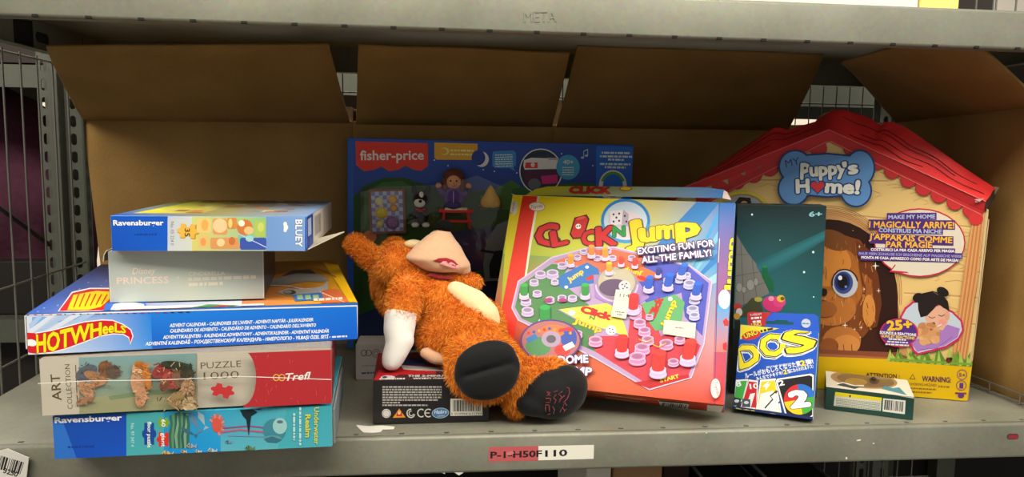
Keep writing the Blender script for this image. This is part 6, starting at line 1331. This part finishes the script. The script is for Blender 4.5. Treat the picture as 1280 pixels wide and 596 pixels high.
# body: torso, arm and both legs in one surface
body = blobmesh('body', [
    (548, 372, .135, 34, 30, 34), [(560, 385, .13, 36, 34, 38), (588, 418, .096, 43, 38, 38)], (560, 420, .11, 38, 34, 36), (598, 405, .11, 32, 30, 34),
    (528, 352, .15, 28, 26, 28),
    [(522, 356, .135, 20, 22, 20), (508, 366, .115, 21, 22, 20), (503, 390, .095, 20, 16, 19)],
    [(592, 432, .09, 36, 34, 34), (602, 456, .045, 43, 40, 26)], (605, 460, .036, 48, 44, 16),
    [(618, 440, .09, 24, 24, 24), (650, 480, .055, 26, 26, 24)], (665, 478, .056, 34, 30, 26), (690, 462, .056, 20, 13, 18), (644, 500, .047, 15, 20, 18),
], .0035, 5)
bo = fpart('body', rest(body), ORANGE)
bvh_b = None
furry(body, 42000, .0072, bo, 3)
# head
head = blobmesh('head', [(502, 333, .17, 34, 30, 34), (524, 338, .16, 36, 26, 32), (484, 352, .18, 20, 32, 24), (488, 375, .17, 15, 20, 16), [(545, 343, .145, 20, 13, 20), (575, 350, .135, 17, 10, 16), (592, 353, .13, 11, 9, 11)]], .0035, 5)
ho = fpart('head', head, ORANGE); furry(head, 17000, .0065, ho, 5)
for it, s_ in (([(482, 338, .185, 15, 15, 12), (462, 320, .19, 16, 15, 10), (443, 305, .19, 13, 13, 9)], 7), ([(492, 330, .2, 15, 15, 12), (493, 312, .205, 16, 15, 12)], 8)):
    e = blobmesh('ear', [it], .003, 3); eo = subpart('ear', e, ORANGE, ho); furry(e, 4500, .0055, eo, s_, comb=Vector((-.6, 0, .5)))
mz = blobmesh('muzzle', [[(553, 290, .139, 10, 7, 11), (549, 301, .136, 21, 10, 19), (547, 311, .134, 31, 11, 24), (545, 321, .132, 38, 10, 27)], [(545, 321, .132, 38, 9, 27), (556, 331, .131, 33, 9, 25)], (578, 337, .134, 11, 7, 13)], .002, 8)
mo = subpart('muzzle', mz, TAN, ho)
subpart('nose', blobmesh('nose', [(555, 283, .137, 11, 9, 10), (547, 285.5, .137, 5, 4, 5)], .0015, 3), NOSE, ho)
subpart('cheek', blobmesh('cheek', [(517, 305, .16, 12, 6, 10)], .002, 3), CREAM, ho)
bv = BVHTree.FromPolygons([v.co+org for v in mz.vertices], [tuple(p.vertices) for p in mz.polygons])
def cast(b, px, py, lift=.0008):
    d = sight(px, py).normalized(); h = b.ray_cast(CAM_POS, d)
    return (h[0]-d*lift) if h[0] else None
def patch(b, pts, lift, rgb_mat, name, parent, thick=.0015):
    """a felt patch lying on a surface, given by its seen outline"""
    cx = sum(p[0] for p in pts)/len(pts); cy = sum(p[1] for p in pts)/len(pts); m = MB(); vs = []; rings = 5; n = len(pts)
    for j in range(rings+1):
        for p in pts:
            t = 1-j/rings*.98; q = cast(b, cx+(p[0]-cx)*t, cy+(p[1]-cy)*t, lift*(.2 if j == 0 else 1))
            vs.append((q if q else vs[-1] if vs else Vector())-org)
    fs = [(j*n+i, j*n+(i+1) % n, (j+1)*n+(i+1) % n, (j+1)*n+i) for j in range(rings) for i in range(n)]
    m.add(vs, fs, (1, 1, 1), True); return m.build(name, rgb_mat, parent)
patch(bv, [(541, 326), (548, 322.6), (558, 322), (567, 325), (573, 331), (574, 335.6), (566, 334), (556, 330), (548, 327.6)], .0012, REDF, 'mouth', mo)
patch(bv, [(549, 330), (553, 326.4), (558, 326.4), (560, 328.8), (564, 327.6), (568, 329.4), (569.5, 331.4), (573, 331.4), (575, 337), (566, 336.4), (556, 333)], .0034, PINK, 'tongue', mo)
subpart('lower_lip', blobmesh('lower_lip', [[(540, 343.5, .121, 5, 2.6, 5), (551, 346, .118, 6, 2.8, 5), (562, 347, .117, 4, 2, 4)]], .0012, 2), REDF, ho)
# belly stripe
subpart('belly_patch', blobmesh('belly_patch', [[(570, 361, .112, 12, 10, 14), (591, 375, .098, 18, 14, 17), (608, 391, .088, 16, 13, 15), (617, 402, .085, 9, 8, 10)]], .003, 4), CREAM, bo)
# glove and tail tip
gl = blobmesh('glove', [[(501, 394, .092, 21, 14, 19), (499, 412, .086, 20, 16, 18), (499, 428, .08, 17, 15, 16), (492, 446, .075, 15, 13, 14), (490, 452, .074, 13, 11, 13)], [(506, 425, .078, 12, 14, 12), (502, 442, .073, 7, 9, 9)]], .0025, 3)
fpart('glove', rest(gl), GLOVE)
fpart('tail_tip', rest(blobmesh('tail_tip', [[(533, 441, .082, 8, 7, 9), (545, 447, .078, 10, 8, 10), (556, 450, .075, 7, 5.5, 8)]], .002, 3)), TAN)
# soles
s1 = blobmesh('foot_sole', [(607, 452, .016, 40, 26, 15, -18), (611, 474, .014, 38, 26, 15, -14), (609, 463, .018, 43, 37, 11, -20)], .0028, 3)
def crease(me, a, b, w, d):
    """a sewn fold pressed into the cloth along the line seen from a to b"""
    da, db = sight(*a).normalized(), sight(*b).normalized(); n = da.cross(db).normalized(); mid = (da+db).normalized(); half = math.acos(max(-1, min(1, da.dot(mid))))
    for v in me.vertices:
        r = v.co-CAM_POS; L = r.length; e = (r/L).dot(n)*L; along = math.acos(max(-1, min(1, (r/L).dot(mid))))/half
        if v.normal.dot(r) < 0: v.co += r/L*d*math.exp(-(e/w)**2)*max(0, 1-along**4)
crease(s1, (574, 472), (648, 450), .0032, .0042)
crease(gl, (486, 432), (505, 452), .003, .003) if 0 else None
s1o = fpart('foot_sole', s1, BLACKP); s1o['label'] = 'black sole facing the front'
s2 = blobmesh('foot_sole', [(692, 492, .040, 42, 31, 27, -8), (708, 482, .042, 27, 26, 25), (670, 503, .037, 28, 17, 22)], .0028, 4)
rest(s1) if 0 else None; rest(s2)
s2o = fpart('foot_sole', s2, BLACKP); s2o['label'] = 'black foot with dark red embroidery lying on the shelf'
b2 = BVHTree.FromPolygons([v.co+org for v in s2.vertices], [tuple(p.vertices) for p in s2.polygons])
STITCH = fabric('dark red embroidery thread', (130, 30, 42)); m = MB()
def stitch(pts, r=.0005):
    q = []
    for a, b in zip(pts[:-1], pts[1:]):
        n = max(1, int(math.hypot(b[0]-a[0], b[1]-a[1])/2))
        for k in range(n): c = cast(b2, a[0]+(b[0]-a[0])*k/n, a[1]+(b[1]-a[1])*k/n, .0002); q += [c-org] if c else []
    c = cast(b2, *pts[-1], .0002); q += [c-org] if c else []
    if len(q) > 1: m.tube(q, r, (1, 1, 1), 5)
for pts in ([(682, 514), (682, 506), (686, 506), (687, 514)], [(682, 503), (688, 503), (688, 498), (682, 498)], [(683, 495), (688, 491), (683, 489), (688, 495)], [(692, 517), (693, 512), (691, 508)], [(693, 505), (695, 500), (692, 497), (695, 493)], [(699, 503), (702, 496), (698, 492), (703, 489)], [(704, 503), (709, 498), (712, 491), (711, 485), (708, 484)],
            [(700, 515), (703, 509), (706, 514)], [(704, 508), (706, 503), (708, 507)], [(692, 490), (697, 488)], [(684, 518), (688, 517)], [(704, 516), (708, 511)], [(699, 500), (706, 494)]): stitch(pts)
o = m.build('embroidery', STITCH, s2o)

# ------------------------------------------------------------------ light
def area(name, loc, rot, sx, sy, e, col=(1, .95, .87)):
    l = bpy.data.lights.new(name, 'AREA'); l.shape = 'RECTANGLE'; l.size = sx; l.size_y = sy; l.energy = e; l.color = col
    o = bpy.data.objects.new(name, l); COL.objects.link(o); o.location = loc; o.rotation_euler = rot; return o
area('aisle_and_fill_light', (-.1, -.88, 1.62), (math.radians(26), 0, 0), 4.0, .55, 76, (1, .94, .82))
area('aisle_and_fill_light', (3.0, -1.2, 2.0), (math.radians(25), math.radians(35), 0), 1.6, .4, 52, (1, .95, .86))
area('aisle_and_fill_light', (-2.0, -.9, 2.1), (math.radians(22), math.radians(-30), 0), 1.6, .4, 22, (1, .92, .78))  # fill lamp added to brighten the left end of the upper beam
area('rear_aisle_light', (0, 2.2, 2.6), (0, 0, 0), 4, .6, 260)
w = bpy.data.worlds.new('hall'); bpy.context.scene.world = w; w.use_nodes = True
bg = w.node_tree.nodes['Background']; bg.inputs[0].default_value = (.98, .93, .84, 1); bg.inputs[1].default_value = .42
sc = bpy.context.scene
sc.view_settings.view_transform = 'Standard'; sc.view_settings.look = 'None'; sc.view_settings.gamma = 1; sc.view_settings.exposure = 0; sc.view_settings.use_curve_mapping = False
bpy.context.view_layer.update()
